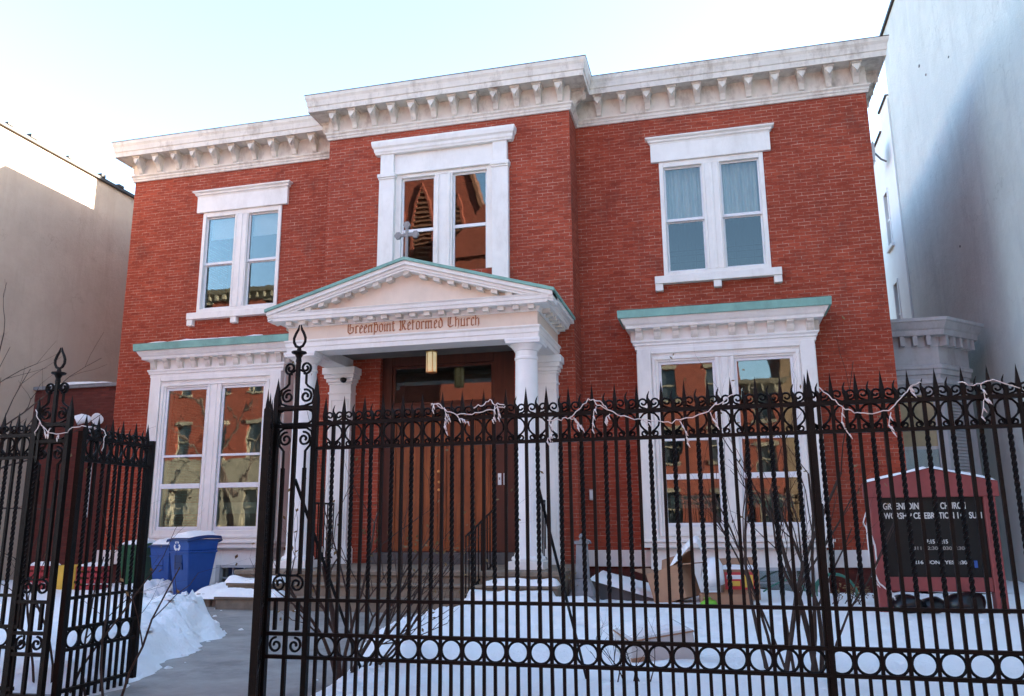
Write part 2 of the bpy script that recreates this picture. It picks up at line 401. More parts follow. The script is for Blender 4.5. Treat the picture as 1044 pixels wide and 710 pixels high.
def snow_h(x, y):
    q = Vector((x, y, 0))
    d = poly_dist((x, y), PATH) + .16*noise.noise(q*1.7) + .09*noise.noise(q*5.1)
    e = sm(0, .42, d)
    if e <= 0: return -.03
    h = .135 + .06*noise.noise(q*.8) + .03*noise.noise(q*2.6) + .012*noise.noise(q*9)
    h += .30*math.exp(-(((x+6.5)/1.0)**2 + ((y-9.0)/1.9)**2))          # shovelled heap left of the path
    h += .16*math.exp(-(((x+6.0)/.9)**2 + ((y-7.0)/1.0)**2))
    h += .10*math.exp(-(((x+3.2)/.7)**2 + ((y-8.6)/2.0)**2))
    h += .16*math.exp(-(((x+2.6)/1.0)**2 + ((y-11.6)/.8)**2))          # heap over the bottom steps
    h += .10*math.exp(-(((x+8.2)/.5)**2 + ((y-13.6)/.4)**2))
    h += .16*math.exp(-(((x+10.4)/.7)**2 + ((y-13.9)/.45)**2))
    if x > -4.7:
        for fx, fy in FEET:
            if abs(x-fx) < .3 and abs(y-fy) < .3: h -= .075*math.exp(-(((x-fx)/.085)**2 + ((y-fy)/.13)**2)) - .02*math.exp(-(((x-fx)/.16)**2 + ((y-fy)/.2)**2))
    lump = .075*sm(1.5, .1, d)*(1.5 if x < -4.7 else 1) + .014
    h += lump*(noise.noise(q*6.3) + .7*noise.noise(q*13.1 + Vector((3,1,0))) + .4*noise.noise(q*27))
    return -.03 + e*(max(.05, h) + .03)*sm(5.50, 6.0, y) + .03*(1-sm(5.50, 6.0, y))*(1 if e > 0 else 0)
SN = MB(); x0, x1, y0, y1, st = -16, 5.4, 5.57, 15.25, .055
nx, ny = int((x1-x0)/st), int((y1-y0)/st)
for j in range(ny+1):
    for i in range(nx+1):
        x, y = x0 + i*st, y0 + j*st
        SN.v.append((x, y, snow_h(x, y)))
for j in range(ny):
    for i in range(nx):
        a = j*(nx+1)+i; q = (a, a+1, a+nx+2, a+nx+1)
        if max(SN.v[k][2] for k in q) > -.029: SN.f.append(q)
rg = random.Random(3)
for k in range(420):
    x, y = rg.uniform(-10.5, -3.0), rg.uniform(5.8, 14.2)
    d = poly_dist((x, y), PATH)
    if not -.28 < d < .75 or (d < 0 and rg.random() < .6): continue
    r = rg.uniform(.02, .085)*(1 if d > 0 else .55); zz = max(0, snow_h(x, y))
    vs = []
    for a in range(6):
        for b in range(3):
            th, ph = 2*PI*a/6 + b*.4, (.42, .95, 1.6)[b]
            rr = r*rg.uniform(.75, 1.2)
            vs.append((x + rr*math.sin(ph)*math.cos(th), y + rr*math.sin(ph)*math.sin(th), zz - r*.2 + .72*rr*math.cos(ph)))
    SN.add(vs, [(a*3+b, ((a+1) % 6)*3+b, ((a+1) % 6)*3+b+1, a*3+b+1) for a in range(6) for b in range(2)] + [tuple(a*3 for a in range(6))])
struct('snow', SN, M['snow'], True)
AL = MB()
for ax0, ax1, ay0, ay1 in ((3.32, 5.48, 15.2, 23.7), (-15.95, -13.4, 15.2, 16.15)):
    k0 = len(AL.v); na, nb_ = int((ax1-ax0)/.15), int((ay1-ay0)/.15)
    for j in range(nb_+1):
        for i in range(na+1):
            x, y = ax0+(ax1-ax0)*i/na, ay0+(ay1-ay0)*j/nb_
            AL.v.append((x, y, .13 + .06*noise.noise(Vector((x*.9, y*.9, 2))) + .03*noise.noise(Vector((x*3, y*3, 5)))))
    for j in range(nb_):
        for i in range(na):
            q = k0 + j*(na+1)+i; AL.f.append((q, q+1, q+na+2, q+na+1))
struct('alley_snow', AL, M['snow'], True)
def snow_cap(mb, x0, x1, y0, y1, zf, th, n=14, seed=0, edge=.12):
    """rounded lumpy cap of snow lying on a surface zf(x,y)"""
    m = max(4, int(n*(y1-y0)/max(.01, x1-x0))); m = min(max(m, 5), 30)
    vs = []; fs = []
    for j in range(m+1):
        for i in range(n+1):
            u, v = i/n, j/m
            x, y = x0+(x1-x0)*u, y0+(y1-y0)*v
            ex = min(u, 1-u)*(x1-x0); ey = min(v, 1-v)*(y1-y0)
            e = sm(0, edge, min(ex, ey))
            q = Vector((x*2.3+seed, y*2.3, seed))
            h = th*(.25+.75*e)*(1+.55*noise.noise(q)+.25*noise.noise(q*3)) if e > 0 else 0
            jx = .015*noise.noise(q*2+Vector((9,0,0))); jy = .02*noise.noise(q*2+Vector((0,9,0)))
            vs.append((x+jx, y+jy, zf(x, y)+max(0, h)))
    k = len(vs)
    for j in range(m):
        for i in range(n):
            a = j*(n+1)+i; fs.append((a, a+1, a+n+2, a+n+1))
    mb.add(vs, fs); return mb

# ------------------------------------------------------------------ the church
def wall_grid(mb, x0, x1, z0, z1, holes, ya, yb):
    xs = sorted({x0, x1} | {h[0] for h in holes} | {h[1] for h in holes})
    for a, b in zip(xs, xs[1:]):
        hs = sorted((h[2], h[3]) for h in holes if h[0] <= a+1e-6 and h[1] >= b-1e-6)
        z = z0
        for lo, hi in hs:
            if lo > z: mb.box(a, b, ya, yb, z, lo)
            z = max(z, hi)
        if z < z1: mb.box(a, b, ya, yb, z, z1)
    return mb
WY, CY = 15.8, 14.99                    # wing and centre wall planes
XL, XA, XB, XR = -13.36, -7.79, -2.50, 3.25
CX = -5.16
church = thing('church', (-5.1, 15.8, 0), 'red brick church with white cornice, columned porch and green copper edges', 'church')
LWX, RWX = -10.36, .22                  # wing window centres
BLX, BRX = -10.36, .24                  # bay centres
lw = wall_grid(MB(), XL, XA+.3, .5, 10.2, [(LWX-1.02, LWX+1.02, 6.06, 8.5), (BLX-1.4, BLX+1.4, 1.1, 4.35)], WY, WY+.3)
lw.box(XL, XL+.3, WY+.3, 26, .0, 10.2)
lw.build('wall', M['brick'], church)
rw = wall_grid(MB(), XB-.3, XR, .5, 10.2, [(RWX-1.02, RWX+1.02, 6.06, 8.5), (BRX-1.4, BRX+1.4, 1.1, 4.35)], WY, WY+.3)
rw.box(XR-.3, XR, WY+.3, 26, 0, 10.2)
rw.build('wall', M['brick'], church)
cw = wall_grid(MB(), XA, XB, .3, 10.2, [(CX-1.08, CX+1.08, 6.3, 8.55), (-6.46, -3.69, .3, 4.65)], CY, CY+.3)
cw.box(XA, XA+.3, CY+.3, WY-.002, .3, 10.2).box(XB-.3, XB, CY+.3, WY-.002, .3, 10.2)
cw.build('wall', M['brick'], church)
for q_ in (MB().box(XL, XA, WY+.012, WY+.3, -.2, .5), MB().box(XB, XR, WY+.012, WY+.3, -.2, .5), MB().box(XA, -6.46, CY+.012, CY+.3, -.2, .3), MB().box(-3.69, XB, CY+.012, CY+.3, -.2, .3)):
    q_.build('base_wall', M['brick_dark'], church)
bts = [MB().box(XL-.05, BLX-1.5, WY-.06, WY+.01, .5, .8), MB().box(BLX+1.5, XA, WY-.06, WY+.01, .5, .8),
       MB().box(XB, BRX-1.5, WY-.06, WY+.01, .5, .8), MB().box(BRX+1.5, XR+.05, WY-.06, WY+.01, .5, .8).box(XR-.002, XR+.05, WY+.009, 20, .5, .8)]
for q_ in bts: q_.build('belt_course', M['white'], church, bevel=.01)
MB().box(XL+.3, XR-.3, 26, 26.3, 0, 10.2).build('rear_wall', M['brick'], church)
MB().box(XL, XR, WY+.02, 26, 10.2, 10.26).box(XA, XB, CY+.02, WY+.02, 10.2, 10.26).build('roof', M['tar'], church)
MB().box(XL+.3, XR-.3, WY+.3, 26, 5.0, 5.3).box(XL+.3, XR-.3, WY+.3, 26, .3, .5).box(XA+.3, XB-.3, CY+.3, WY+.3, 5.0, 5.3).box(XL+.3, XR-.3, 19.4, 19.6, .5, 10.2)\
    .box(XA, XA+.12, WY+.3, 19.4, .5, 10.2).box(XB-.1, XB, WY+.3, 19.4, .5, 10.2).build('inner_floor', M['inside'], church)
tag(MB().box(-12.9, -7.5, 20.5, 26, 10.26, 13.3).build('added_shade_block', M['brick'], church), 'unseen brick block added on the roof to shade the beige side wall')  # unseen block, added to cast the shadow edge on the beige side wall

# main cornice, one sweep round wings and centre bay
path = [(XL, 19.5), (XL, WY), (XA, WY), (XA, CY), (XB, CY), (XB, WY), (XR, WY), (XR, 19.5)]
prof_arch = [(-.02, 9.50), (.04, 9.50), (.045, 9.545), (.06, 9.56), (.06, 9.60), (.09, 9.63), (.09, 9.66), (.03, 9.675), (.03, 10.09), (-.02, 10.09)]
cor = MB().sweep(prof_arch, path)
prof_top = [(-.02, 10.06), (.335, 10.06), (.335, 10.04), (.365, 10.04), (.368, 10.15), (.385, 10.165), (.39, 10.22), (.40, 10.28), (.425, 10.34), (.43, 10.41), (.40, 10.425), (-.02, 10.47)]
cor.sweep(prof_top, path)
cornice = cor.build('cornice', M['old_white'], church)
MB().sweep([(.10, 10.445), (.435, 10.412), (.44, 10.422), (.10, 10.47)], path).build('gutter_edge', M['tar'], cornice)
def bracket_mesh():
    b = MB()
    # side outline (y outward negative, z): scrolled console
    side = [(0, 0), (-.045, 0), (-.07, .02), (-.085, .07), (-.12, .125), (-.19, .175), (-.235, .215), (-.25, .26), (-.25, .325), (0, .325)]
    b.hexa([(-.05, -.045, 0), (.05, -.045, 0), (.05, 0, 0), (-.05, 0, 0)], [(-.058, -.13, .14), (.058, -.13, .14), (.058, 0, .14), (-.058, 0, .14)])
    b.prism(side, 'x', -.052, .052)
    b.hexa([(-.058, -.13, .14), (.058, -.13, .14), (.058, 0, .14), (-.058, 0, .14)], [(-.075, -.255, .27), (.075, -.255, .27), (.075, 0, .27), (-.075, 0, .27)])
    b.box(-.078, .078, -.262, 0, .27, .335).box(-.10, .10, -.285, 0, .335, .385)
    b.prism([(-.055, .30), (.055, .30), (.045, .24), (0, .17), (-.045, .24)], 'y', -.285, -.10)      # hanging leaf
    return b.mesh('bracket', M['old_white'])
brm = bracket_mesh()
def place_bracket(x, y, rz):
    o = link('bracket', brm, cornice, (x, y, 9.675)); o.rotation_euler = (0, 0, rz)
for i in range(11): place_bracket(-13.17 + i*(13.17-8.03)/10, WY-.025, 0)
for i in range(12): place_bracket(-7.62 + i*(7.62-2.66)/11, CY-.025, 0)
for i in range(11): place_bracket(-1.98 + i*(1.98+3.08)/10, WY-.025, 0)
for y in (15.25,): place_bracket(XB+.025, y, PI/2); place_bracket(XA-.025, y, -PI/2)
for y in (16.1, 16.62, 17.14): place_bracket(XR+.025, y, PI/2); place_bracket(XL-.025, y, -PI/2)

# wing windows of the upper floor
def upper_window(cx, curtains):
    f = MB(); y = WY
    f.box(cx-1.02, cx-.935, y-.03, y+.12, 6.06, 8.5).box(cx+.935, cx+1.02, y-.03, y+.12, 6.06, 8.5)
    f.box(cx-.935, cx+.935, y-.03, y+.12, 8.385, 8.5).box(cx-.935, cx+.935, y-.03, y+.12, 6.06, 6.16)
    f.box(cx-.175, cx+.175, y-.028, y+.12, 6.16, 8.385).box(cx-.03, cx+.03, y-.045, y-.02, 6.16, 8.385)
    f.box(cx-.15, cx-.12, y-.042, y-.02, 6.16, 8.385).box(cx+.12, cx+.15, y-.042, y-.02, 6.16, 8.385)
    wn = f.build('window', M['white'], church, bevel=.006)
    for s in (-1, 1):
        a, b = (cx-.935, cx-.175) if s < 0 else (cx+.175, cx+.935)
        q = MB()
        q.box(a, a+.035, y+.035, y+.08, 7.22, 8.385).box(b-.035, b, y+.035, y+.08, 7.22, 8.385)
        q.box(a+.035, b-.035, y+.035, y+.08, 8.35, 8.385).box(a+.035, b-.035, y+.03, y+.08, 7.22, 7.28)
        q.box(a, a+.04, y+.082, y+.115, 6.16, 7.25).box(b-.04, b, y+.082, y+.115, 6.16, 7.25)
        q.box(a+.04, b-.04, y+.082, y+.115, 6.16, 6.21).box(a+.04, b-.04, y+.084, y+.115, 7.20, 7.24)
        q.build('sash', M['sash'], wn, bevel=.004)
        MB().box(a+.03, b-.03, y+.055, y+.06, 7.25, 8.36).build('pane', M['glass'], wn)
        MB().box(a+.03, b-.03, y+.096, y+.101, 6.18, 7.22).build('pane', M['glass_screen' if curtains else 'glass'], wn)
        if curtains:
            c = MB(); n = 60; vs = []
            for i in range(n+1):
                x = a + (b-a)*i/n
                d = .05*math.sin(i*.75+s) + .04*math.sin(i*.31+2*s)
                vs += [(x, y+.26+d, 6.1), (x, y+.26+d*.8, 8.45)]
            c.add(vs, [(2*i, 2*i+2, 2*i+3, 2*i+1) for i in range(n)])
            c.build('curtain', M['curtain'], wn, True)
            g = MB()
            for z in (6.22, 6.38, 6.52, 6.62): g.box(a+.04, b-.04, y+.15, y+.16, z, z+.014)
            for t in (.28, .72): g.box(a+(b-a)*t, a+(b-a)*t+.016, y+.148, y+.162, 6.17, 6.75)
            g.build('window_guard', M['iron'], wn)
        else:
            r = MB().box(a, b, y+.22, y+.225, 7.9, 8.45)
            r.build('roller_blind', M['curtain'], wn)
    hd = MB().box(cx-1.175, cx+1.175, y-.075, y+.01, 8.5, 8.885)
    hd.sweep([(-.02, 8.875), (.075, 8.875), (.085, 8.91), (.115, 8.925), (.12, 8.96), (.165, 8.99), (.17, 9.02), (-.02, 9.035)], [(cx-1.10, y+.0), (cx-1.10, y-.002), (cx+1.10, y-.002), (cx+1.10, y+.0)])
    hd.build('window_hood', M['white'], wn, bevel=.006)
    sl_ = MB().box(cx-1.20, cx+1.20, y-.13, y+.03, 5.905, 6.06)
    for t in (-1.12, 0, 1.12): sl_.box(cx+t-.075, cx+t+.075, y-.11, y+.01, 5.765, 5.905)
    sl_.build('sill', M['white'], wn, bevel=.008)
upper_window(LWX, False); upper_window(RWX, True)

# big window over the porch
def centre_window():
    y = CY; cx = CX
    f = MB()
    for s in (-1, 1):
        a, b = sorted((cx+s*1.06, cx+s*1.40))
        f.box(a, b, y-.11, y+.02, 5.35, 8.52)
        f.box(a-.03, b+.03, y-.15, y+.02, 8.44, 8.52)                     # capital fillets
        f.box(a-.015, b+.015, y-.13, y+.02, 8.40, 8.44)
        f.box(a+.02, b-.02, y-.112, y+.02, 8.52, 8.98)
        f.box(*sorted((cx+s*.93, cx+s*1.06)), y-.02, y+.13, 6.3, 8.55)
    f.box(cx-1.08, cx+1.08, y-.05, y+.05, 8.54, 8.98)                        # header panel
    f.box(cx-1.06, cx+1.06, y-.075, y+.05, 8.50, 8.54)
    f.box(cx-.93, cx+.93, y-.02, y+.13, 8.42, 8.50)
    f.box(cx-.195, cx+.195, y-.02, y+.13, 6.3, 8.42)
    for t in (-.15, .10): f.box(cx+t, cx+t+.05, y-.045, y, 6.3, 8.42)
    f.sweep([(-.02, 8.96), (.13, 8.96), (.14, 9.0), (.155, 9.02), (.16, 9.08), (.19, 9.12), (.205, 9.20), (.205, 9.25), (-.02, 9.27)], [(cx-1.36, y), (cx-1.36, y-.003), (cx+1.36, y-.003), (cx+1.36, y)])
    wn = f.build('window', M['white'], church, bevel=.007)
    for s in (-1, 1):
        a, b = sorted((cx+s*.195, cx+s*.93))
        q = MB()
        q.box(a, a+.04, y+.04, y+.08, 6.3, 8.42).box(b-.04, b, y+.04, y+.08, 6.3, 8.42)
        q.box(a+.04, b-.04, y+.04, y+.08, 8.38, 8.42).box(a+.04, b-.04, y+.035, y+.08, 7.22, 7.29)
        q.build('sash', M['sash'], wn, bevel=.004)
        MB().box(a+.03, b-.03, y+.058, y+.063, 6.3, 7.25).build('pane', M['glass'], wn)
        MB().box(a+.03, b-.03, y+.058, y+.063, 7.26, 8.40).build('pane', M['glass'], wn)
centre_window()

# ground floor bay windows
def bay(cx, y, rails, basement):
    hw = 1.59
    f = wall_grid(MB(), cx-hw, cx+hw, .86, 4.5, [(cx-1.20, cx-.17, 1.22, 4.24), (cx+.17, cx+1.20, 1.22, 4.24)], y, y+.14)
    for s in (-1, 1):
        f.box(*sorted((cx+s*1.33, cx+s*1.585)), y-.05, y+.02, .98, 4.5)                 # outer casing strip
        f.box(*sorted((cx+s*1.25, cx+s*1.31)), y-.03, y+.02, 1.06, 4.33)                # inner mould
        f.box(*sorted((cx+s*hw, cx+s*(hw-.12))), y+.14, WY+.02, .86, 4.5)               # cheeks
        f.box(*sorted((cx+s*(hw-.01), cx+s*(hw+.02))), y+.10, y+.16, 1.0, 4.45).box(*sorted((cx+s*(hw-.01), cx+s*(hw+.02))), WY-.10, WY-.02, 1.0, 4.45)
    f.box(cx-1.33, cx+1.33, y-.045, y+.02, 4.40, 4.5).box(cx-1.25, cx+1.25, y-.03, y+.02, 4.28, 4.335)
    f.box(cx-.17, cx-.10, y-.025, y+.02, 1.06, 4.28).box(cx+.10, cx+.17, y-.025, y+.02, 1.06, 4.28)
    f.box(cx-.06, cx+.06, y-.015, y+.02, 1.06, 4.28)
    f.box(cx-1.25, cx+1.25, y-.03, y+.02, 1.06, 1.12)
    f.box(cx-hw-.05, cx+hw+.05, y-.075, WY, .955, 1.0).box(cx-hw-.02, cx+hw+.02, y-.04, WY, .86, .95)
    bw_ = f.build('bay_window', M['white'], church, bevel=.007)
    for s in (-1, 1):
        a, b = sorted((cx+s*.17, cx+s*1.20))
        q = MB()
        q.box(a, a+.05, y+.03, y+.09, 1.22, 4.24).box(b-.05, b, y+.03, y+.09, 1.22, 4.24)
        q.box(a+.05, b-.05, y+.03, y+.09, 4.19, 4.24).box(a+.05, b-.05, y+.03, y+.09, 1.22, 1.29)
        q.box(a+.05, b-.05, y+.025, y+.09, rails[0], rails[0]+.05)
        q.box(a+.05, b-.05, y+.015, y+.09, rails[1], rails[1]+.10)
        q.box(a+.09, b-.09, y+.02, y+.04, 1.24, 1.26)
        q.build('sash', M['sash'], bw_, bevel=.004)
        for lo, hi in ((1.27, rails[1]+.02), (rails[1]+.08, rails[0]+.02), (rails[0]+.03, 4.21)):
            MB().box(a+.03, b-.03, y+.055, y+.06, lo, hi).build('pane', M['glass_old'], bw_)
        MB().box(a+.10, b-.16, y+.17, y+.185, 1.55, 1.78).build('window_vent', M['vent'], bw_)
    cpath = [(cx-hw, WY), (cx-hw, y), (cx+hw, y), (cx+hw, WY)]
    c = MB().sweep([(-.05, 4.49), (.03, 4.49), (.03, 4.555), (.055, 4.565), (.055, 4.60), (.08, 4.63), (.08, 4.66), (.02, 4.67), (.02, 4.90), (-.05, 4.90)], cpath)
    c.sweep([(-.05, 4.875), (.17, 4.875), (.18, 4.93), (.21, 4.96), (.245, 5.02), (.26, 5.05), (.26, 5.09), (-.05, 5.09)], cpath)
    cc = c.build('bay_cornice', M['white'], bw_, bevel=.004)
    for i in range(10):
        x = cx-1.53 + i*3.06/9
        MB().prism([(y+.0, 4.665), (y-.06, 4.67), (y-.085, 4.72), (y-.10, 4.80), (y-.15, 4.84), (y-.15, 4.88), (y, 4.88)], 'x', x-.06, x+.06).build('dentil', M['old_white'], bw_)
    for s in (-1, 1):
        for yy in (y+.12, y+.42):
            MB().box(*sorted((cx+s*hw, cx+s*(hw+.11))), yy-.06, yy+.06, 4.67, 4.88).build('dentil', M['old_white'], bw_)
    g = MB().sweep([(.20, 5.06), (.305, 5.06), (.315, 5.205), (.20, 5.215)], cpath)
    g.add([(cx-hw-.31, y-.31, 5.212), (cx+hw+.31, y-.31, 5.212), (cx+hw+.31, WY, 5.25), (cx-hw-.31, WY, 5.25)], [(0,1,2,3)])
    g.build('roof', M['copper'], bw_)
    p = wall_grid(MB(), cx-1.5, cx+1.5, .0, .86, [basement], y+.10, WY)
    p.build('bay_base', M['white'], bw_, bevel=.005)
    x0, x1, z0, z1 = basement
    fr = MB().box(x0-.07, x0+.02, y+.03, y+.14, z0, z1+.02).box(x1-.02, x1+.07, y+.03, y+.14, z0, z1+.02).box(x0+.02, x1-.02, y+.06, y+.14, z1-.03, z1+.02)
    for k in range(1, 4): fr.box(x0+(x1-x0)*k/4-.012, x0+(x1-x0)*k/4+.012, y+.14, y+.17, z0, z1-.03)
    fr.box(x0, x1, y+.145, y+.165, (z0+z1)/2-.01, (z0+z1)/2+.01)
    bwn = fr.build('basement_window', M['grey_wood'], church)
    MB().box(x0, x1, y+.19, y+.195, z0, z1).build('pane', M['glass_dark'], bwn)
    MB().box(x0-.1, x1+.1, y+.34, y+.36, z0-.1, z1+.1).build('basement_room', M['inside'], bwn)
M['vent'] = m_plain('pale_green_vent', (.20, .27, .20), .6, .1, 5, .05)
bay(BLX, 15.2, (2.74, 2.08), (-10.0, -8.97, .02, .50))
bay(BRX, 15.2, (2.76, 2.06), (.52, 1.45, .02, .50))

# ------------------------------------------------------------------ porch
st_ = MB()
st_.box(-7.95, -2.36, 12.62, CY+.02, -.2, .555)
st_.box(-7.97, -2.34, 12.58, 12.70, .50, .58).box(-7.95, -2.36, 12.70, CY+.02, .553, .58)
for k, (zz, yy) in enumerate(((.39, 12.28), (.20, 11.97))):
    st_.box(-7.90, -2.40, yy+.03, 12.6-.3*k+.0, -.2, zz-.03).box(-7.92, -2.38, yy, 12.64-.3*k, zz-.045, zz)
st_.build('stoop', M['stone'], church, bevel=.012)
MB().box(-6.5, -3.65, 14.72, 15.3, .575, .78).build('threshold_step', M['stone_dark'], church, bevel=.01)
def column(x):
    c = MB()
    c.box(x-.30, x+.30, 13.10, 13.70, .575, .70)
    prof = [(.0, .70), (.27, .70), (.285, .735), (.27, .77), (.235, .785), (.235, .81), (.215, .84), (.215, 1.4), (.212, 2.2), (.203, 3.2), (.19, 4.04), (.205, 4.05), (.205, 4.085), (.19, 4.095),
            (.19, 4.19), (.21, 4.20), (.215, 4.225), (.25, 4.26), (.275, 4.30), (.0, 4.30)]
    col = c.lathe(prof, (x, 13.4, 0), 36).build('column', M['col_white'], church, 'auto')
    MB().box(x-.30, x+.30, 13.10, 13.70, 4.30, 4.385).box(x-.31, x+.31, 13.09, 13.71, 4.335, 4.382).build('capital', M['col_white'], col, bevel=.006)
    return col
PLX, PRX = -7.24, -3.08
column(PLX); column(PRX)
def pilaster(x, yf):
    p = MB()
    p.box(x-.235, x+.235, yf, CY+.01, .90, 4.05)
    p.box(x-.28, x+.28, yf-.05, CY+.01, .575, .86).box(x-.26, x+.26, yf-.03, CY+.01, .86, .90)
    for z0, z1, o in ((3.86, 3.90, .02), (4.05, 4.10, .02), (4.10, 4.17, .05), (4.17, 4.25, .085), (4.25, 4.385, .115)):
        p.box(x-.235-o, x+.235+o, yf-o, CY+.01, z0, z1)
    # panel mould
    for a, b in ((-.19, -.165), (.165, .19)): p.box(x+a, x+b, yf-.012, yf+.01, 1.05, 3.75)
    p.box(x-.165, x+.165, yf-.012, yf+.01, 3.725, 3.75).box(x-.165, x+.165, yf-.012, yf+.01, 1.05, 1.075)
    p.build('pilaster', M['col_white'], church, bevel=.006)
pilaster(-7.22, 14.76); pilaster(-3.06, 14.76)
PX0, PX1, PY = -7.50, -2.82, 13.15
pp = [(PX0, CY), (PX0, PY), (PX1, PY), (PX1, CY)]
ent = MB().sweep([(-.44, 4.385), (.015, 4.385), (.02, 4.47), (.035, 4.475), (.035, 4.55), (.06, 4.575), (.06, 4.60), (-.05, 4.605), (-.44, 4.605)], pp).build('entablature', M['white'], church, bevel=.005)
MB().sweep([(-.40, 4.60), (0, 4.60), (0, 4.86), (-.40, 4.86)], pp).build('frieze', M['frieze'], ent)
MB().sweep([(-.40, 4.845), (.03, 4.845), (.04, 4.87), (.05, 4.93), (.215, 4.935), (.225, 4.99), (.24, 5.0), (.245, 5.05), (.27, 5.085), (-.40, 5.09)], pp).build('porch_cornice', M['white'], ent, bevel=.004)
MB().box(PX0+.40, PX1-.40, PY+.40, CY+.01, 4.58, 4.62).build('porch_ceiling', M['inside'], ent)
for i in range(18):
    x = -7.42 + i*(7.42-2.90)/17
    MB().box(x-.055, x+.055, PY-.17, PY+.01, 4.862, 4.937).build('dentil', M['old_white'], ent)
for yy in (13.4, 13.68, 13.96, 14.24, 14.52, 14.8):
    MB().box(PX1-.01, PX1+.17, yy-.055, yy+.055, 4.862, 4.937).build('dentil', M['old_white'], ent)
    MB().box(PX0-.17, PX0+.01, yy-.055, yy+.055, 4.862, 4.937).build('dentil', M['old_white'], ent)
# pediment
AX, AZ, EX = CX, 5.93, 2.66; SL = (AZ-5.165)/EX
ped = MB()
def rake(lo, hi, ya, yb, xin=0):
    for s in (-1, 1):
        e = AX+s*EX
        zt = lambda x: AZ - abs(x-AX)*SL
        ped.hexa([(AX, ya, zt(AX)-lo), (e, ya, zt(e)-lo), (e, yb, zt(e)-lo), (AX, yb, zt(AX)-lo)],
                 [(AX, ya, zt(AX)-hi), (e, ya, zt(e)-hi), (e, yb, zt(e)-hi), (AX, yb, zt(AX)-hi)])
rake(.13, .055, 12.875, 13.3); rake(.185, .131, 12.915, 13.3); rake(.225, .186, 12.935, 13.3)
pediment = ped.build('pediment', M['white'], church, bevel=.004)
MB().prism([(AX-EX+.35, 5.092), (AX+EX-.35, 5.092), (AX, AZ-.226)], 'y', 13.13, 13.32).build('tympanum', M['frieze'], pediment)
for s in (-1, 1):
    for i in range(8):
        x = AX + s*(.05 + i*.262) if i else AX
        if i == 0 and s > 0: continue
        z = AZ - abs(x-AX)*SL - .226
        MB().prism([(x-.055, z-.07 + s*.055*SL), (x+.055, z-.07 - s*.055*SL), (x+.055, z - s*.055*SL), (x-.055, z + s*.055*SL)], 'y', 12.97, 13.14).build('modillion', M['old_white'], pediment)
rf = MB()
for s in (-1, 1):
    e = AX+s*(EX+.03); zt = lambda x: AZ - abs(x-AX)*SL
    rf.hexa([(AX, 12.845, zt(AX)-.054), (e, 12.845, zt(e)-.054), (e, CY, zt(e)-.054), (AX, CY, zt(AX)-.054)],
            [(AX, 12.845, zt(AX)), (e, 12.845, zt(e)), (e, CY, zt(e)), (AX, CY, zt(AX))])
rf.build('porch_roof', M['copper'], church)
# side gutters of the porch roof
gt = MB()
for s in (-1, 1):
    e = AX+s*EX
    gt.box(*sorted((e-.0*s, e-.20*s)), 12.90, CY-.003, 5.03, 5.10)
    gt.prism([(e-.25*s, 5.09), (e-.02*s, 5.09), (e+.0*s, 5.108), (e-.25*s, 5.17)], 'y', 13.305, CY-.003)
gt.build('eave_gutter', M['white'], pediment)
# cross with budded arms
cr = MB().box(CX-.026, CX+.026, 12.97, 13.01, 5.87, 6.60).box(CX-.19, CX+.19, 12.972, 13.008, 6.35, 6.402)
def bud(x, z):
    cr.prism([(x-.072, z), (x-.03, z-.066), (x+.03, z-.066), (x+.072, z), (x+.03, z+.066), (x-.03, z+.066)], 'y', 12.965, 13.015)
bud(CX-.165, 6.376); bud(CX+.165, 6.376); bud(CX, 6.565)
cr.box(CX-.05, CX+.05, 12.95, 13.04, 5.88, 5.96)
tag(cr.build('cross', M['cross'], church, bevel=.006), 'grey budded cross at the porch gable peak')

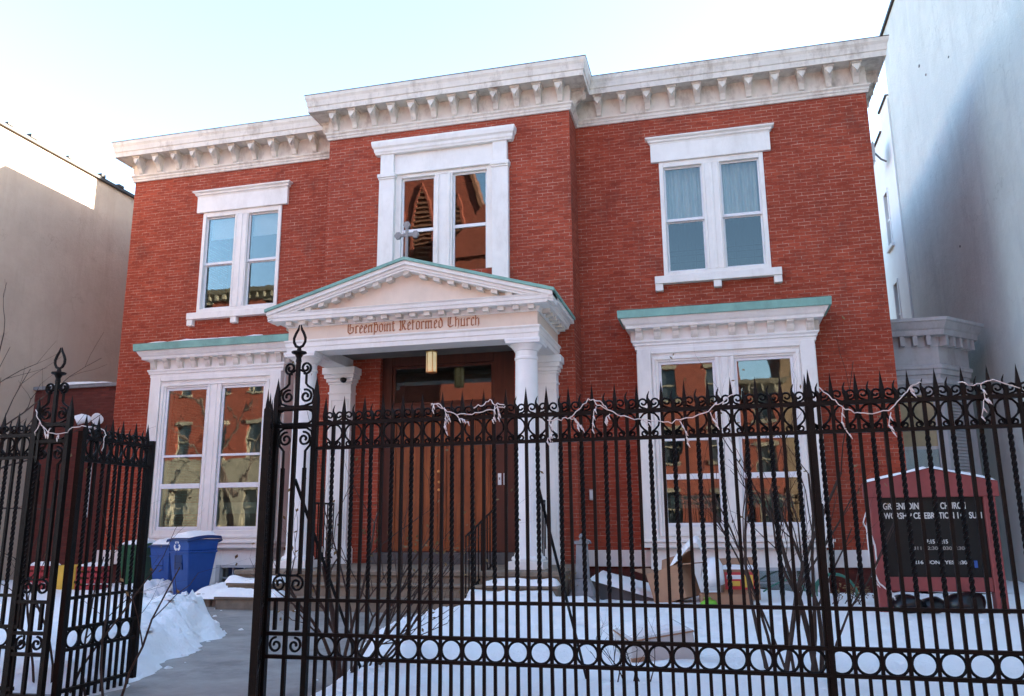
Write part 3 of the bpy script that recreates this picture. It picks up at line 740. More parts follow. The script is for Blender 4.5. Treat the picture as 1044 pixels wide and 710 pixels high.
# blackletter inscription, drawn with a slanted broad nib
def nib_text(text, x, z, s, y, depth):
    G = {}
    def mn(px, a=.06, b=.9): return [((px-.09, b-.07), (px+.07, b+.05)), ((px, a+.05), (px, b)), ((px-.06, a), (px+.12, a-.06+.08))]
    G['n'] = (.82, mn(.12)+[((.18,.82),(.46,.95))]+mn(.55)); G['r'] = (.62, mn(.14)+[((.2,.8),(.36,.97)),((.36,.97),(.5,.86))])
    G['e'] = (.66, [((.12,.15),(.12,.82)),((.14,.85),(.36,1.0)),((.36,1.0),(.5,.72)),((.5,.72),(.14,.44)),((.12,.12),(.3,0)),((.3,0),(.52,.18))])
    G['o'] = (.74, [((.12,.14),(.12,.84)),((.56,.16),(.56,.86)),((.12,.86),(.34,1.0)),((.34,1.0),(.56,.86)),((.12,.14),(.34,0)),((.34,0),(.56,.16))])
    G['p'] = (.80, [((.14,-.3),(.14,1.35)),((-.02,1.2),(.2,1.42)),((.6,.16),(.6,.9)),((.16,.86),(.42,1.02)),((.42,1.02),(.6,.86)),((.18,.12),(.4,0)),((.4,0),(.6,.16)),((.14,1.35),(.5,1.15))])
    G['i'] = (.36, mn(.14)+[((.1,1.2),(.2,1.3))]); G['t'] = (.52, [((.16,.1),(.16,1.22)),((0,.88),(.42,.96)),((.16,.1),(.28,0)),((.28,0),(.42,.12))])
    G['f'] = (.56, [((.16,-.02),(.16,1.25)),((.16,1.25),(.34,1.42)),((.34,1.42),(.48,1.3)),((0,.85),(.42,.95))])
    G['m'] = (1.22, mn(.12)+[((.18,.82),(.42,.95))]+mn(.5)+[((.56,.82),(.82,.95))]+mn(.9))
    G['d'] = (.76, [((.12,.14),(.12,.82)),((.12,.84),(.34,1.0)),((.12,.14),(.34,0)),((.34,0),(.58,.16)),((.58,.16),(.56,.8)),((.56,.8),(.2,1.38))])
    G['h'] = (.80, [((.14,.04),(.14,1.38)),((.0,1.25),(.2,1.42)),((.2,.82),(.46,.97)),((.56,.88),(.56,.1)),((.56,.1),(.46,-.14))])
    G['u'] = (.80, mn(.12)+mn(.55)+[((.16,.1),(.5,.04))]); G['c'] = (.58, [((.12,.15),(.12,.84)),((.14,.86),(.34,1.0)),((.34,1.0),(.48,.86)),((.12,.14),(.3,0)),((.3,0),(.5,.16))])
    C = [((.12,.25),(.12,1.15)),((.12,1.15),(.4,1.42)),((.4,1.42),(.62,1.3)),((.62,1.3),(.9,1.42)),((.12,.25),(.42,0)),((.42,0),(.88,.2)),((.42,.35),(.42,1.2)),((.3,1.0),(.55,1.15))]
    G['C'] = (1.05, C); G['G'] = (1.15, C+[((.88,.2),(.88,.72)),((.88,.72),(.6,.8)),((.88,.72),(1.02,.82))])
    G['R'] = (1.15, [((.2,.05),(.2,1.3)),((.0,1.1),(.3,1.42)),((.3,1.42),(.7,1.3)),((.7,1.3),(.86,1.1)),((.86,1.1),(.74,.8)),((.74,.8),(.45,.7)),((.46,.1),(.46,1.2)),((.55,.68),(.9,.06)),((.9,.06),(1.04,.16)),((.0,.1),(.3,0))])
    mb = MB(); nx, nz = .068, .050
    k = 0
    for ch in text:
        if ch == ' ': x += .55*s; continue
        wd, strokes = G[ch]
        for (ax, az), (bx, bz) in strokes:
            dx, dz = bx-ax, bz-az
            k += 1; dd = depth*(1+.07*(k % 7))                  # each stroke a hair prouder, no coplanar faces
            if abs(dx*nz - dz*nx) < .012: nx_, nz_ = .042, .07
            else: nx_, nz_ = nx, nz
            q = [(ax-nx_, az-nz_), (ax+nx_, az+nz_), (bx+nx_, bz+nz_), (bx-nx_, bz-nz_)]
            mb.prism([(x+px*s, z+pz*s) for px, pz in q], 'y', y-dd, y+.004)
        x += wd*s
    return mb, x
mb, xe = nib_text('Greenpoint Reformed Church', 0, 0, 1, 0, .01)
S = 2.50/xe
mb, xe = nib_text('Greenpoint Reformed Church', -6.33, 4.665, S, PY, .008)
LETTER_S = S
bl = mb.mesh('lettering', M['letter_brown'])
for v in bl.vertices: v.co.z = 4.665 + (v.co.z-4.665)*1.12
link('lettering', bl, ent)

# doors
dfm = MB().box(-6.46, -6.25, 15.10, 15.32, .78, 4.65).box(-4.13, -3.69, 15.10, 15.32, .78, 4.65)
dfm.box(-6.25, -4.13, 15.10, 15.32, 4.42, 4.65).box(-6.25, -4.13, 15.08, 15.32, 3.42, 3.62)
dfm.box(-6.25, -6.19, 15.13, 15.2, 3.62, 4.42).box(-4.19, -4.13, 15.13, 15.2, 3.62, 4.42).box(-6.19, -4.19, 15.13, 15.2, 4.36, 4.42).box(-6.19, -4.19, 15.13, 15.2, 3.62, 3.68)
for z in (.79,): dfm.box(-6.25, -4.13, 15.10, 15.3, .775, .80)
door_fr = dfm.build('door_frame', M['door_dark'], church, bevel=.008)
MB().box(-6.2, -4.18, 15.165, 15.17, 3.64, 4.40).build('transom_pane', M['glass'], door_fr)
dsk = -5.19
for s in (-1, 1):
    a, b = (-6.245, dsk-.004) if s < 0 else (dsk+.004, -4.135)
    d = MB().box(a, b, 15.19, 15.26, .80, 3.42)
    n = 3; wdt = (b-a-.16)/n
    d.box(a, a+.08, 15.165, 15.192, .80, 3.42).box(b-.08, b, 15.165, 15.192, .80, 3.42)
    d.box(a+.08, b-.08, 15.165, 15.192, 3.28, 3.42).box(a+.08, b-.08, 15.165, 15.192, .80, .98)
    for k in range(n):
        d.box(a+.08+k*wdt+.006, a+.08+(k+1)*wdt-.006, 15.174, 15.192, .98, 3.28)
    dl = d.build('door', M['door'], church, bevel=.006)
    if s < 0:
        kx = dsk-.045
        MB().lathe([(0,0),(.028,.004),(.03,.012),(.012,.02),(.012,.045),(.03,.055),(.034,.075),(.02,.095),(0,.098)], (0,0,0), 14).build('tmp', None)
        o = bpy.data.objects['tmp']; me = o.data; bpy.data.objects.remove(o)
        me.materials.append(M['brass'])
        for zz, sc in ((2.30, 1.0), (2.10, .75), (1.95, .8)):
            k = link('knob', me, dl, (kx, 15.166, zz)); k.rotation_euler = (PI/2, 0, 0); k.scale = (sc, sc, sc)
# ------------------------------------------------------------------ neighbours
lb = thing('stucco_house', (-20, 12, 0), 'beige stucco side wall with black coping left of the church', 'house')
MB().box(-30, -16, 9.9, 19.2, -.2, 10.62).build('wall', M['beige'], lb)
cp = MB().box(-30.1, -15.92, 9.8, 19.3, 10.62, 10.70)
for i in range(9):
    y = 10.1 + i*1.03 + .2*math.sin(i*2.1)
    cp.box(-16.06, -15.90, y, y+.10+.05*(i % 3), 10.70, 10.76+.03*(i % 2))
cp.build('coping', M['tar'], lb)
ga = thing('brick_side_wing', (-14.7, 18, 0), 'low dark red brick wing between the beige house and the church', 'brick wing')
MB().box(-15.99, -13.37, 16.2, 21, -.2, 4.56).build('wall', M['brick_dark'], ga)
MB().box(-15.99, -13.37, 16.12, 21, 4.56, 4.64).build('coping', M['grey_stone'], ga)
sc_ = MB(); snow_cap(sc_, -15.6, -13.9, 16.1, 16.6, lambda x, y: 4.638, .07, 18, 3)
tag(sc_.build('snow_strip', M['snow'], smooth=True), 'thin snow along the coping of the low brick wing', 'snow')

rb = thing('grey_building', (9, 12, 0), 'tall blue grey stucco building with a blank wall right of the church', 'building')
RX = 5.5
MB().box(RX, 15, 2.0, 23.8, -.2, 15.35).build('wall', M['bluegrey'], rb)
MB().box(RX-.06, 15.1, 1.9, 23.85, 15.35, 15.45).build('coping', M['tar'], rb)
pm = MB()
for y, z, q_ in ((19.9, 11.9, .05), (20.35, 12.4, .07), (19.0, 7.2, .05), (18.1, 11.3, .04)):
    pm.box(RX-.02, RX+.02, y, y+q_, z, z+q_*.8)
tag(pm.build('wall_anchor', M['grey_stone'], rb), 'small rusty wall anchors')
wb = thing('white_rear_house', (9, 28, 0), 'white painted rear house with tall narrow windows behind the church', 'house')
ww = MB()
def side_hole(mb, x, ya, yb, za, zb, holes):
    ys = sorted({ya, yb} | {h[0] for h in holes} | {h[1] for h in holes})
    for a, b in zip(ys, ys[1:]):
        z = za
        for h in sorted(holes, key=lambda q: q[2]):
            if h[0] <= a+1e-6 and h[1] >= b-1e-6:
                if h[2] > z: mb.box(x, x+.3, a, b, z, h[2])
                z = h[3]
        if z < zb: mb.box(x, x+.3, a, b, z, zb)
M['dull_pane'] = m_plain('dull_dark_window', (.012, .014, .016), .6, .2, 3, .02, spec=.05)
RWIN = [(24.98, 25.6, 6.3, 8.25), (25.0, 25.62, 9.35, 11.1)]
side_hole(ww, RX-.04, 23.85, 24.95, -.2, 13.45, [])
side_hole(ww, RX-.04, 24.95, 31.0, -.2, 12.85, RWIN)
ww.box(RX+.26, 15, 23.86, 24.1, -.2, 13.45).box(RX+.26, 15, 30.7, 31, -.2, 12.85).box(RX-.04, 15, 23.86, 24.95, 13.45, 13.5).box(RX-.04, 15, 24.95, 31, 12.85, 12.9)
ww.build('wall', M['pale_wall'], wb)
MB().box(RX-.09, 15, 23.86, 25.0, 13.5, 13.56).box(RX-.09, 15, 25.0, 31.1, 12.9, 12.96).build('coping', M['tar'], wb)
for h in RWIN:
    f = MB().box(RX-.07, RX+.1, h[0], h[0]+.07, h[2], h[3]).box(RX-.07, RX+.1, h[1]-.07, h[1], h[2], h[3]).box(RX-.06, RX+.1, h[0]+.07, h[1]-.07, h[3]-.07, h[3]).box(RX-.12, RX+.1, h[0]-.08, h[1]+.08, h[2]-.1, h[2]).box(RX-.0, RX+.08, h[0]+.07, h[1]-.07, (h[2]+h[3])/2-.03, (h[2]+h[3])/2+.03)
    wn = f.build('window', M['pale_wall'], wb)
    MB().box(RX+.05, RX+.06, h[0], h[1], h[2], h[3]).build('pane', M['dull_pane'], wn)
DY, DZ = 24.45, 12.0
dish = thing('satellite_dish', (RX-.05, DY, DZ-.2), 'grey satellite dish on the white rear house', 'satellite dish')
d = MB(); prof = []
vs = []; fs = []
for j in range(5):
    for i in range(18):
        a = 2*PI*i/18; r = .34*j/4
        vs.append((RX-.42 - .30*r*r, DY + r*math.cos(a), DZ + 1.1*r*math.sin(a)))
for j in range(4):
    for i in range(18):
        fs.append((j*18+i, j*18+(i+1) % 18, (j+1)*18+(i+1) % 18, (j+1)*18+i))
d.add(vs, fs).build('reflector', M['grey_stone'], dish, True)
MB().tube([(RX-.40, DY, DZ), (RX-.25, DY, DZ-.2), (RX-.10, DY, DZ-.3)], .03, 6).tube([(RX-.40, DY, DZ-.25), (RX-.8, DY, DZ-.1)], .015, 5).build('mount', M['grey_stone'], dish)

# grey-white wooden bay of the house behind
ba = thing('side_bay', (4.2, 17.8, 0), 'weathered grey white wooden side bay with a bracketed cornice', 'bay window')
YB = 17.0; xs0, xs1, xs2, yB2 = XR+.06, 4.28, 4.98, YB+.72
bp_ = [(xs0, YB), (xs1, YB), (xs2, yB2), (xs2, 20.2)]
b_ = MB().sweep([(-.18, -.1), (0, -.1), (0, 4.62), (-.18, 4.62)], bp_)
b_.sweep([(-.05, 4.05), (.03, 4.06), (.04, 4.15), (.07, 4.17), (.07, 4.24), (.02, 4.26), (.02, 4.62), (-.05, 4.62)], bp_)
b_.sweep([(-.02, 3.86), (.05, 3.88), (.05, 3.96), (-.02, 3.98)], bp_)
b_.build('wall', M['grey_wood'], ba, bevel=.005)
c_ = MB().sweep([(-.1, 4.80), (.20, 4.80), (.22, 4.90), (.25, 4.93), (.31, 5.04), (.34, 5.06), (.34, 5.12), (-.1, 5.18)], bp_)
c_.sweep([(-.1, 4.60), (.03, 4.60), (.03, 4.82), (-.1, 4.82)], bp_)
bc = c_.build('cornice', M['grey_wood'], ba, bevel=.004)
for t in (.12, .5, .9):
    x = xs0 + .25 + (xs1-xs0-.3)*t*.9; MB().box(x-.04, x+.04, YB-.18, YB, 4.61, 4.80).build('bracket', M['grey_wood'], bc)
dx, dy = xs2-xs1, yB2-YB; L = math.hypot(dx, dy); ux, uy = dx/L, dy/L; nx_, ny_ = uy, -ux
for t in (.08, .32, .56, .80, .97):
    px, py = xs1+dx*t, YB+dy*t; h = .04
    q = [(px-ux*h, py-uy*h), (px+ux*h, py+uy*h), (px+ux*h+nx_*.17, py+uy*h+ny_*.17), (px-ux*h+nx_*.17, py-uy*h+ny_*.17)]
    MB().prism(q, 'z', 4.61, 4.80).build('bracket', M['grey_wood'], bc)
wf = MB().box(xs0+.1, xs0+.18, YB-.03, YB+.02, 1.6, 3.75).box(xs0+.78, xs0+.86, YB-.03, YB+.02, 1.6, 3.75).box(xs0+.18, xs0+.78, YB-.03, YB+.02, 3.66, 3.75).box(xs0+.1, xs0+.86, YB-.05, YB+.02, 1.5, 1.6).box(xs0+.18, xs0+.78, YB-.02, YB+.02, 2.62, 2.68)
wn = wf.build('window', M['grey_wood'], ba)
M['blind'] = m_plain('yellowed_window_blind', (.34, .29, .17), .7, .15, 3, .05)
MB().box(xs0+.18, xs0+.78, YB-.012, YB-.004, 2.68, 3.66).build('blind', M['blind'], wn)
MB().box(xs0+.18, xs0+.78, YB-.011, YB-.004, 1.6, 2.62).build('pane', M['glass_dark'], wn)
sh = MB()
for i in range(36):
    z = 1.5 + i*.062
    t0, t1 = .18, .72
    a0 = (xs1+dx*t0, YB+dy*t0); a1 = (xs1+dx*t1, YB+dy*t1)
    sh.hexa([(a0[0]+nx_*.035, a0[1]+ny_*.035, z), (a1[0]+nx_*.035, a1[1]+ny_*.035, z), (a1[0], a1[1], z), (a0[0], a0[1], z)],
            [(a0[0]+nx_*.012, a0[1]+ny_*.012, z+.05), (a1[0]+nx_*.012, a1[1]+ny_*.012, z+.05), (a1[0], a1[1], z+.05), (a0[0], a0[1], z+.05)])
sh.build('louvre_shutter', M['grey_wood'], ba)

# ------------------------------------------------------------------ houses across the street (seen mirrored in the church's windows)
YO = -15.0
def row_house(x0, x1, h, mat, label, base=None, bays=4, floors=4, gz=None):
    t = thing('row_house', ((x0+x1)/2, YO-5, 0), label, 'house', 'houses across the street')
    holes = []; fh = h/floors; bwid = (x1-x0)/bays
    for f in range(floors):
        for b in range(bays):
            cx = x0 + bwid*(b+.5); z = f*fh + fh*.32
            holes.append((cx-.5, cx+.5, z, z+fh*.52))
    mb = MB()
    if base:
        wall_grid(mb, x0, x1, base, h, [q for q in holes if q[2] > base], YO-.35, YO)
        b2 = wall_grid(MB(), x0, x1, 0, base, [q for q in holes if q[2] < base], YO-.35, YO+.03)
        b2.build('base_storey', M['base_tan'], t)
    else: wall_grid(mb, x0, x1, 0, h, holes, YO-.35, YO)
    mb.box(x0, x0+.3, YO-9, YO-.35, 0, h).box(x1-.3, x1, YO-9, YO-.35, 0, h).box(x0, x1, YO-9.3, YO-9, 0, h).box(x0, x1, YO-9, YO-.36, h-.4, h-.2)
    mb.build('wall', mat, t)
    for hh in holes:
        if hh[2] < base if base else False: pass
        f = MB().box(hh[0]-.08, hh[1]+.08, YO-.05, YO+.08, hh[2]-.14, hh[2]).box(hh[0]-.12, hh[1]+.12, YO-.05, YO+.07, hh[3], hh[3]+.22)
        f.box(hh[0], hh[0]+.07, YO-.2, YO-.1, hh[2], hh[3]).box(hh[1]-.07, hh[1], YO-.2, YO-.1, hh[2], hh[3]).box(hh[0]+.07, hh[1]-.07, YO-.2, YO-.1, (hh[2]+hh[3])/2-.04, (hh[2]+hh[3])/2+.04)
        wn = f.build('window', M['base_tan'], t)
        MB().box(hh[0], hh[1], YO-.24, YO-.22, hh[2], hh[3]).build('pane', M['far_pane'], wn)
    c = MB().sweep([(-.1, h-.5), (.08, h-.5), (.1, h-.1), (.35, h), (.5, h+.25), (-.1, h+.3)], [(x0, YO-1), (x0, YO), (x1, YO), (x1, YO-1)][::-1])
    for i in range(int((x1-x0)/.6)): c.box(x0+.3+i*.6-.08, x0+.3+i*.6+.08, YO, YO+.3, h-.42, h-.05)
    c.build('cornice', M['base_tan'], t)
    return t
M['base_tan'] = m_plain('tan_stone', (.17, .14, .10), .8, .3, 2, .1)
M['far_pane'] = m_plain('dark_far_pane', (.03, .035, .04), .15, .1, 2, .0, spec=.6)
row_house(-42, -24.2, 16.6, M['brick_far'], 'brick tenement with a tan base storey across the street', 5.4, 7, 4)
row_house(-11.6, 1.5, 13.6, M['brick_far'], 'plain red brick tenement across the street mirrored in the right bay', None, 5, 4)
row_house(3.6, 16, 12.6, M['brick_far2'], 'tan brick tenement across the street mirrored at the right bay edge', None, 5, 4)
row_house(16.3, 34, 12.8, M['brick_far'], 'brick tenement at the far end across the street', None, 6, 4)
row_house(1.7, 3.5, 8.6, M['brick_far'], 'narrow low brick house across the street between two tenements', None, 1, 3)
gc = thing('gothic_church', (-17.8, -20, 0), 'red brick gothic church across the street mirrored in the middle window', 'church')
MB().prism([(-24, 0), (-12, 0), (-12, 16.9), (-12.9, 17.2), (-13.1, 20.0), (-13.9, 22.8), (-15.6, 28.5), (-20, 28.5), (-24, 19)], 'y', YO-.9, YO).build('gable_wall', M['brick_far'], gc)
MB().prism([(-12.95, 17.2), (-13.15, 20.0), (-13.95, 22.8), (-15.65, 28.4), (-15.45, 28.5), (-13.72, 22.9), (-12.92, 20.05), (-12.72, 17.2)], 'y', YO-.9, YO+.15).build('coping', M['gothic'], gc)
for gx, gz, gw, gh in ((-16.9, 15.5, .55, 6.6), (-18.75, 15.5, .55, 6.6), (-20.6, 15.5, .5, 5.5), (-14.6, 16.5, .30, 4.6)):
    lv = MB()
    for i in range(int(gh/.30)):
        z = gz + i*.30; ww_ = gw if z < gz+gh*.6 else gw*max(.12, 1-((z-gz-gh*.6)/(gh*.4))**1.6)
        lv.prism([(YO, z), (YO+.16, z-.05), (YO+.16, z+.06), (YO, z+.14)], 'x', gx-ww_, gx+ww_)
    lv.build('louvre_window', M['gothic'], gc)
    fr = []
    for s in (-1, 1):
        fr.append([(gx+s*(gw+.12), YO+.06, gz-.2), (gx+s*(gw+.12), YO+.06, gz+gh*.6), (gx+s*(gw*.75), YO+.06, gz+gh*.82), (gx, YO+.06, gz+gh+.1)])
    q = MB()
    for k in fr: q.tube(k, .13, 5)
    q.build('arch_moulding', M['brick_far'], gc)
MB().prism([(-15.0, 16.4), (-11.4, 16.4), (-11.9, 19.6), (-12.4, 19.5)], 'y', YO+.05, YO+2.2).build('porch_gable', M['brick_far'], gc)
MB().box(-24, -12, YO-14, YO-.95, 0, 15.5).build('nave_wall', M['brick_far'], gc)
MB().box(-15.0, -11.5, YO+.05, YO+2.0, 0, 16.4).build('buttress_porch', M['brick_far'], gc)

# ------------------------------------------------------------------ iron fence and gate
PIT = .148                              # one period: a plain spear bar and a twisted bar
H_TOP, H_SCR, H_MID, H_R1, H_R0, H_BOT = 2.01, 1.835, .80, .577, .428, .14
def spear_mesh():
    b = MB().box(-.0100, .0100, -.0100, .0100, .06, 2.03)
    b.add([(-.0115,-.0115,2.03),(.0115,-.0115,2.03),(.0115,.0115,2.03),(-.0115,.0115,2.03),
           (-.015,-.015,2.06),(.015,-.015,2.06),(.015,.015,2.06),(-.015,.015,2.06),(0,0,2.205)],
          [(0,1,5,4),(1,2,6,5),(2,3,7,6),(3,0,4,7),(4,5,8),(5,6,8),(6,7,8),(7,4,8)])
    return b.mesh('picket', M['iron'])
def twist_mesh():
    b = MB().box(-.010, .010, -.010, .010, .06, H_R0)
    vs = []; fs = []; n = 110; za, zb = H_R1, 2.02
    for i in range(n+1):
        z = za + (zb-za)*i/n; a = 2*PI*z/.16 if .87 < z < 1.80 else 0
        a = 2*PI*(min(max(z, .87), 1.80)-.87)/.155
        for k in range(4):
            vs.append((.0155*math.cos(a+PI/4+k*PI/2), .0155*math.sin(a+PI/4+k*PI/2), z))
    for i in range(n):
        for k in range(4):
            fs.append((i*4+k, i*4+(k+1) % 4, i*4+4+(k+1) % 4, i*4+4+k))
    b.add(vs, fs)
    m = 8; pts = []; rs = []
    for i in range(m+1):
        t = i/m; pts.append((.010*math.sin(t*7.0)*(1-.3*t), 0, 2.015 + .125*t)); rs.append(.012*(1-t)**.7 + .0015 + .006*math.sin(PI*min(1, t*1.6)))
    b.tube(pts, rs, 6)
    return b.mesh('picket', M['iron'])
def spiral(cx, cz, r0, r1, a0, turns, n=16):
    return [(cx + (r0+(r1-r0)*i/n)*math.cos(a0+turns*2*PI*i/n), 0, cz + (r0+(r1-r0)*i/n)*math.sin(a0+turns*2*PI*i/n)) for i in range(n+1)]
def scroll_mesh():
    b = MB()
    for s in (-1, 1):
        up = [(.004, 0, .004)] + spiral(.036, .052, .034, .009, -PI/2, 1.25)
        lo = [(.010, 0, -.012), (.036, 0, -.022), (.056, 0, -.045), (.063, 0, -.072), (.056, 0, -.100), (.036, 0, -.122)] + spiral(.036, -.147, .0215, .007, PI*.8, 1.2, 14)
        for pts in (up, lo):
            b.tube([(s*p[0], p[1], p[2]) for p in pts], .0068, 5, 1.5)
    return b.mesh('scroll', M['iron'])
def ring_mesh():
    r = .066; cz = (H_R0+H_R1)/2
    pts = [(r*math.cos(2*PI*i/26), 0, cz + r*math.sin(2*PI*i/26)) for i in range(27)]
    return MB().tube(pts, .0085, 5, 1.3).mesh('ring', M['iron'])
SPEAR, TWIST, SCROLL, RING = spear_mesh(), twist_mesh(), scroll_mesh(), ring_mesh()
def fence_run(root, length, first=0.0, dz=0.0, stiles=False, lod=True):
    """bars along local x of the root, from 0 to length"""
    def part(name, me, x):
        o = bpy.data.objects.new(name, me); COL.objects.link(o); o.parent = root; o.location = (x, 0, dz)
        if name == 'picket': o.rotation_euler = (random.gauss(0, .003), random.gauss(0, .0022), random.gauss(0, .05))
        return o
    for z, t, w_ in ((H_TOP, .013, .018), (H_SCR, .011, .018), (H_MID, .011, .017), (H_R1, .011, .018), (H_R0, .011, .018), (H_BOT, .013, .018)):
        link('rail', MB().box(0, length, -w_, w_, z+dz-t, z+dz+t).mesh('rail', M['iron']), root, local=True)
    n = int((length-first)/(PIT/2)+1e-6)
    for i in range(n+1):
        x = first + i*PIT/2
        if x > length+.001: break
        if i % 2 == 0: part('picket', SPEAR, x)
        else:
            part('picket', TWIST, x); part('scroll', SCROLL, x).location.z = H_TOP+dz; part('ring', RING, x)
    if stiles:
        for x in stiles: link('stile', MB().box(x-.022, x+.022, -.022, .022, .10+dz, H_TOP+dz+.05).mesh('stile', M['iron']), root, local=True)
FY = 5.30
f1 = thing('iron_fence', (-2.775, FY, 0), 'black wrought iron fence with spear tips running right of the gate', 'fence')
fence_run(f1, 6.6, .074)
def fence_post(root, x):
    p = MB().box(x-.017, x+.017, -.02, .02, .05, 2.05)
    p.add([(x-.021,-.024,2.05),(x+.021,-.024,2.05),(x+.021,.024,2.05),(x-.021,.024,2.05),(x,0,2.235)], [(0,1,4),(1,2,4),(2,3,4),(3,0,4),(0,3,2,1)])
    link('post', p.mesh('post', M['iron']), root, local=True)
fence_post(f1, 3.355)
def brace(root, a, b, r=.016):
    link('brace', MB().tube([a, b], r, 6).mesh('brace', M['iron']), root, local=True)
brace(f1, (3.37, .05, 1.40), (3.50, 1.5, .02), .018)
brace(f1, (1.62, .05, 1.52), (1.70, 1.45, .02), .011)
f2 = thing('iron_fence', (-10.13, FY, 0), 'black wrought iron fence left of the open gate', 'fence')
fence_run(f2, 5.0, .03)
def gate_post(x, label):
    t = thing('gate_post', (x, FY, 0), label, 'gate post', 'ornate iron gate posts')
    loc = lambda n, mb: link(n, mb.mesh(n, M['iron']), t, local=True)
    b = MB()
    for s in (-1, 1):
        b.box(s*.155-.019, s*.155+.019, -.02, .02, .05, 2.20)
        b.add([(s*.155-.019,-.02,2.20),(s*.155+.019,-.02,2.20),(s*.155+.019,.02,2.20),(s*.155-.019,.02,2.20),(s*.155,0,2.36)], [(0,1,4),(1,2,4),(2,3,4),(3,0,4)])
        loc('bar', b) ; b = MB()
    loc('bar', MB().box(-.013, .013, -.013, .013, .05, 2.47))
    for s in (-1, 1):
        loc('inner_bar', MB().box(s*.085-.011, s*.085+.011, -.012, .012, .97, 1.70)); loc('inner_bar', MB().box(s*.085-.011, s*.085+.011, -.012, .012, .60, .80))
    for z in (2.13, 2.00, .80, .577, .428, .14): loc('rail', MB().box(-.136, .136, -.018, .018, z-.012, z+.012))
    def both(pts, rad=.0085):
        for s in (-1, 1): loc('scroll', MB().tube([(s*p[0], p[1], p[2]) for p in pts], rad, 5, 1.6))
    both([(.135, 0, 2.10), (.12, 0, 2.117), (.02, 0, 2.117)]); both([(.012, 0, 2.016), (.10, 0, 2.016), (.13, 0, 2.035), (.137, 0, 2.065), (.13, 0, 2.10), (.10, 0, 2.117)])
    both([(.012, 0, 1.985), (.09, 0, 1.985), (.128, 0, 1.96), (.137, 0, 1.915), (.12, 0, 1.86), (.085, 0, 1.82), (.085, 0, 1.70)])
    both(spiral(.072, 1.905, .052, .012, PI*.55, -1.4, 22))
    both([(.012, 0, 2.14), (.07, 0, 2.145), (.125, 0, 2.165), (.139, 0, 2.215), (.125, 0, 2.265), (.085, 0, 2.29), (.068, 0, 2.31), (.068, 0, 2.375)])
    both(spiral(.072, 2.215, .050, .012, PI*.6, -1.4, 22))
    both([(.068, 0, 2.375), (.05, 0, 2.395), (.02, 0, 2.41)])
    both(spiral(.062, 2.425, .046, .012, -PI*.6, 1.45, 22))
    both(spiral(.065, .905, .055, .012, PI*.5, -1.4, 20)); both([(.012, 0, .96), (.06, 0, .962), (.085, 0, .98)])
    both(spiral(.07, .502, .052, .012, PI*.5, -1.3, 20))
    fin = MB()
    fin.lathe([(0, 2.47), (.022, 2.47), (.018, 2.50), (.03, 2.525), (.055, 2.535), (.055, 2.547), (.02, 2.55), (.014, 2.575), (0, 2.575)], (0, 0, 0), 10)
    loop = [(0, 2.578), (.028, 2.59), (.045, 2.62), (.046, 2.65), (.032, 2.685), (.014, 2.715), (.006, 2.75)]
    for s in (-1, 1): fin.tube([(s*x, 0, z) for x, z in loop], [.011]*5+[.010, .004], 6)
    loc('finial', fin)
    return t
gate_post(-2.93, 'ornate iron gate post with flame finial in front of the porch column')
gate_post(-5.03, 'ornate iron gate post with flame finial in front of the low brick wing').location.z = -.045
link('brace', MB().tube([(-2.93, FY+.03, 1.62), (-3.0, FY+1.5, .02)], .013, 6).mesh('brace', M['iron']), bpy.data.objects['gate_post'])
bpy.data.objects['brace.002'].matrix_parent_inverse = Matrix.Translation((2.93, -FY, 0))
g1 = thing('gate_leaf', (-4.80, FY+.06, 0), 'iron gate leaf swung open inward beside the snow heap', 'gate', None, math.radians(91))
fence_run(g1, .84, .037, -.025, (0.0, .84))
g2 = thing('gate_leaf', (-3.11, FY-.03, 0), 'iron gate leaf seen almost edge on at the post by the porch', 'gate', None, math.radians(-61.5))
fence_run(g2, .70, .037, -.03, (0.0, .70))
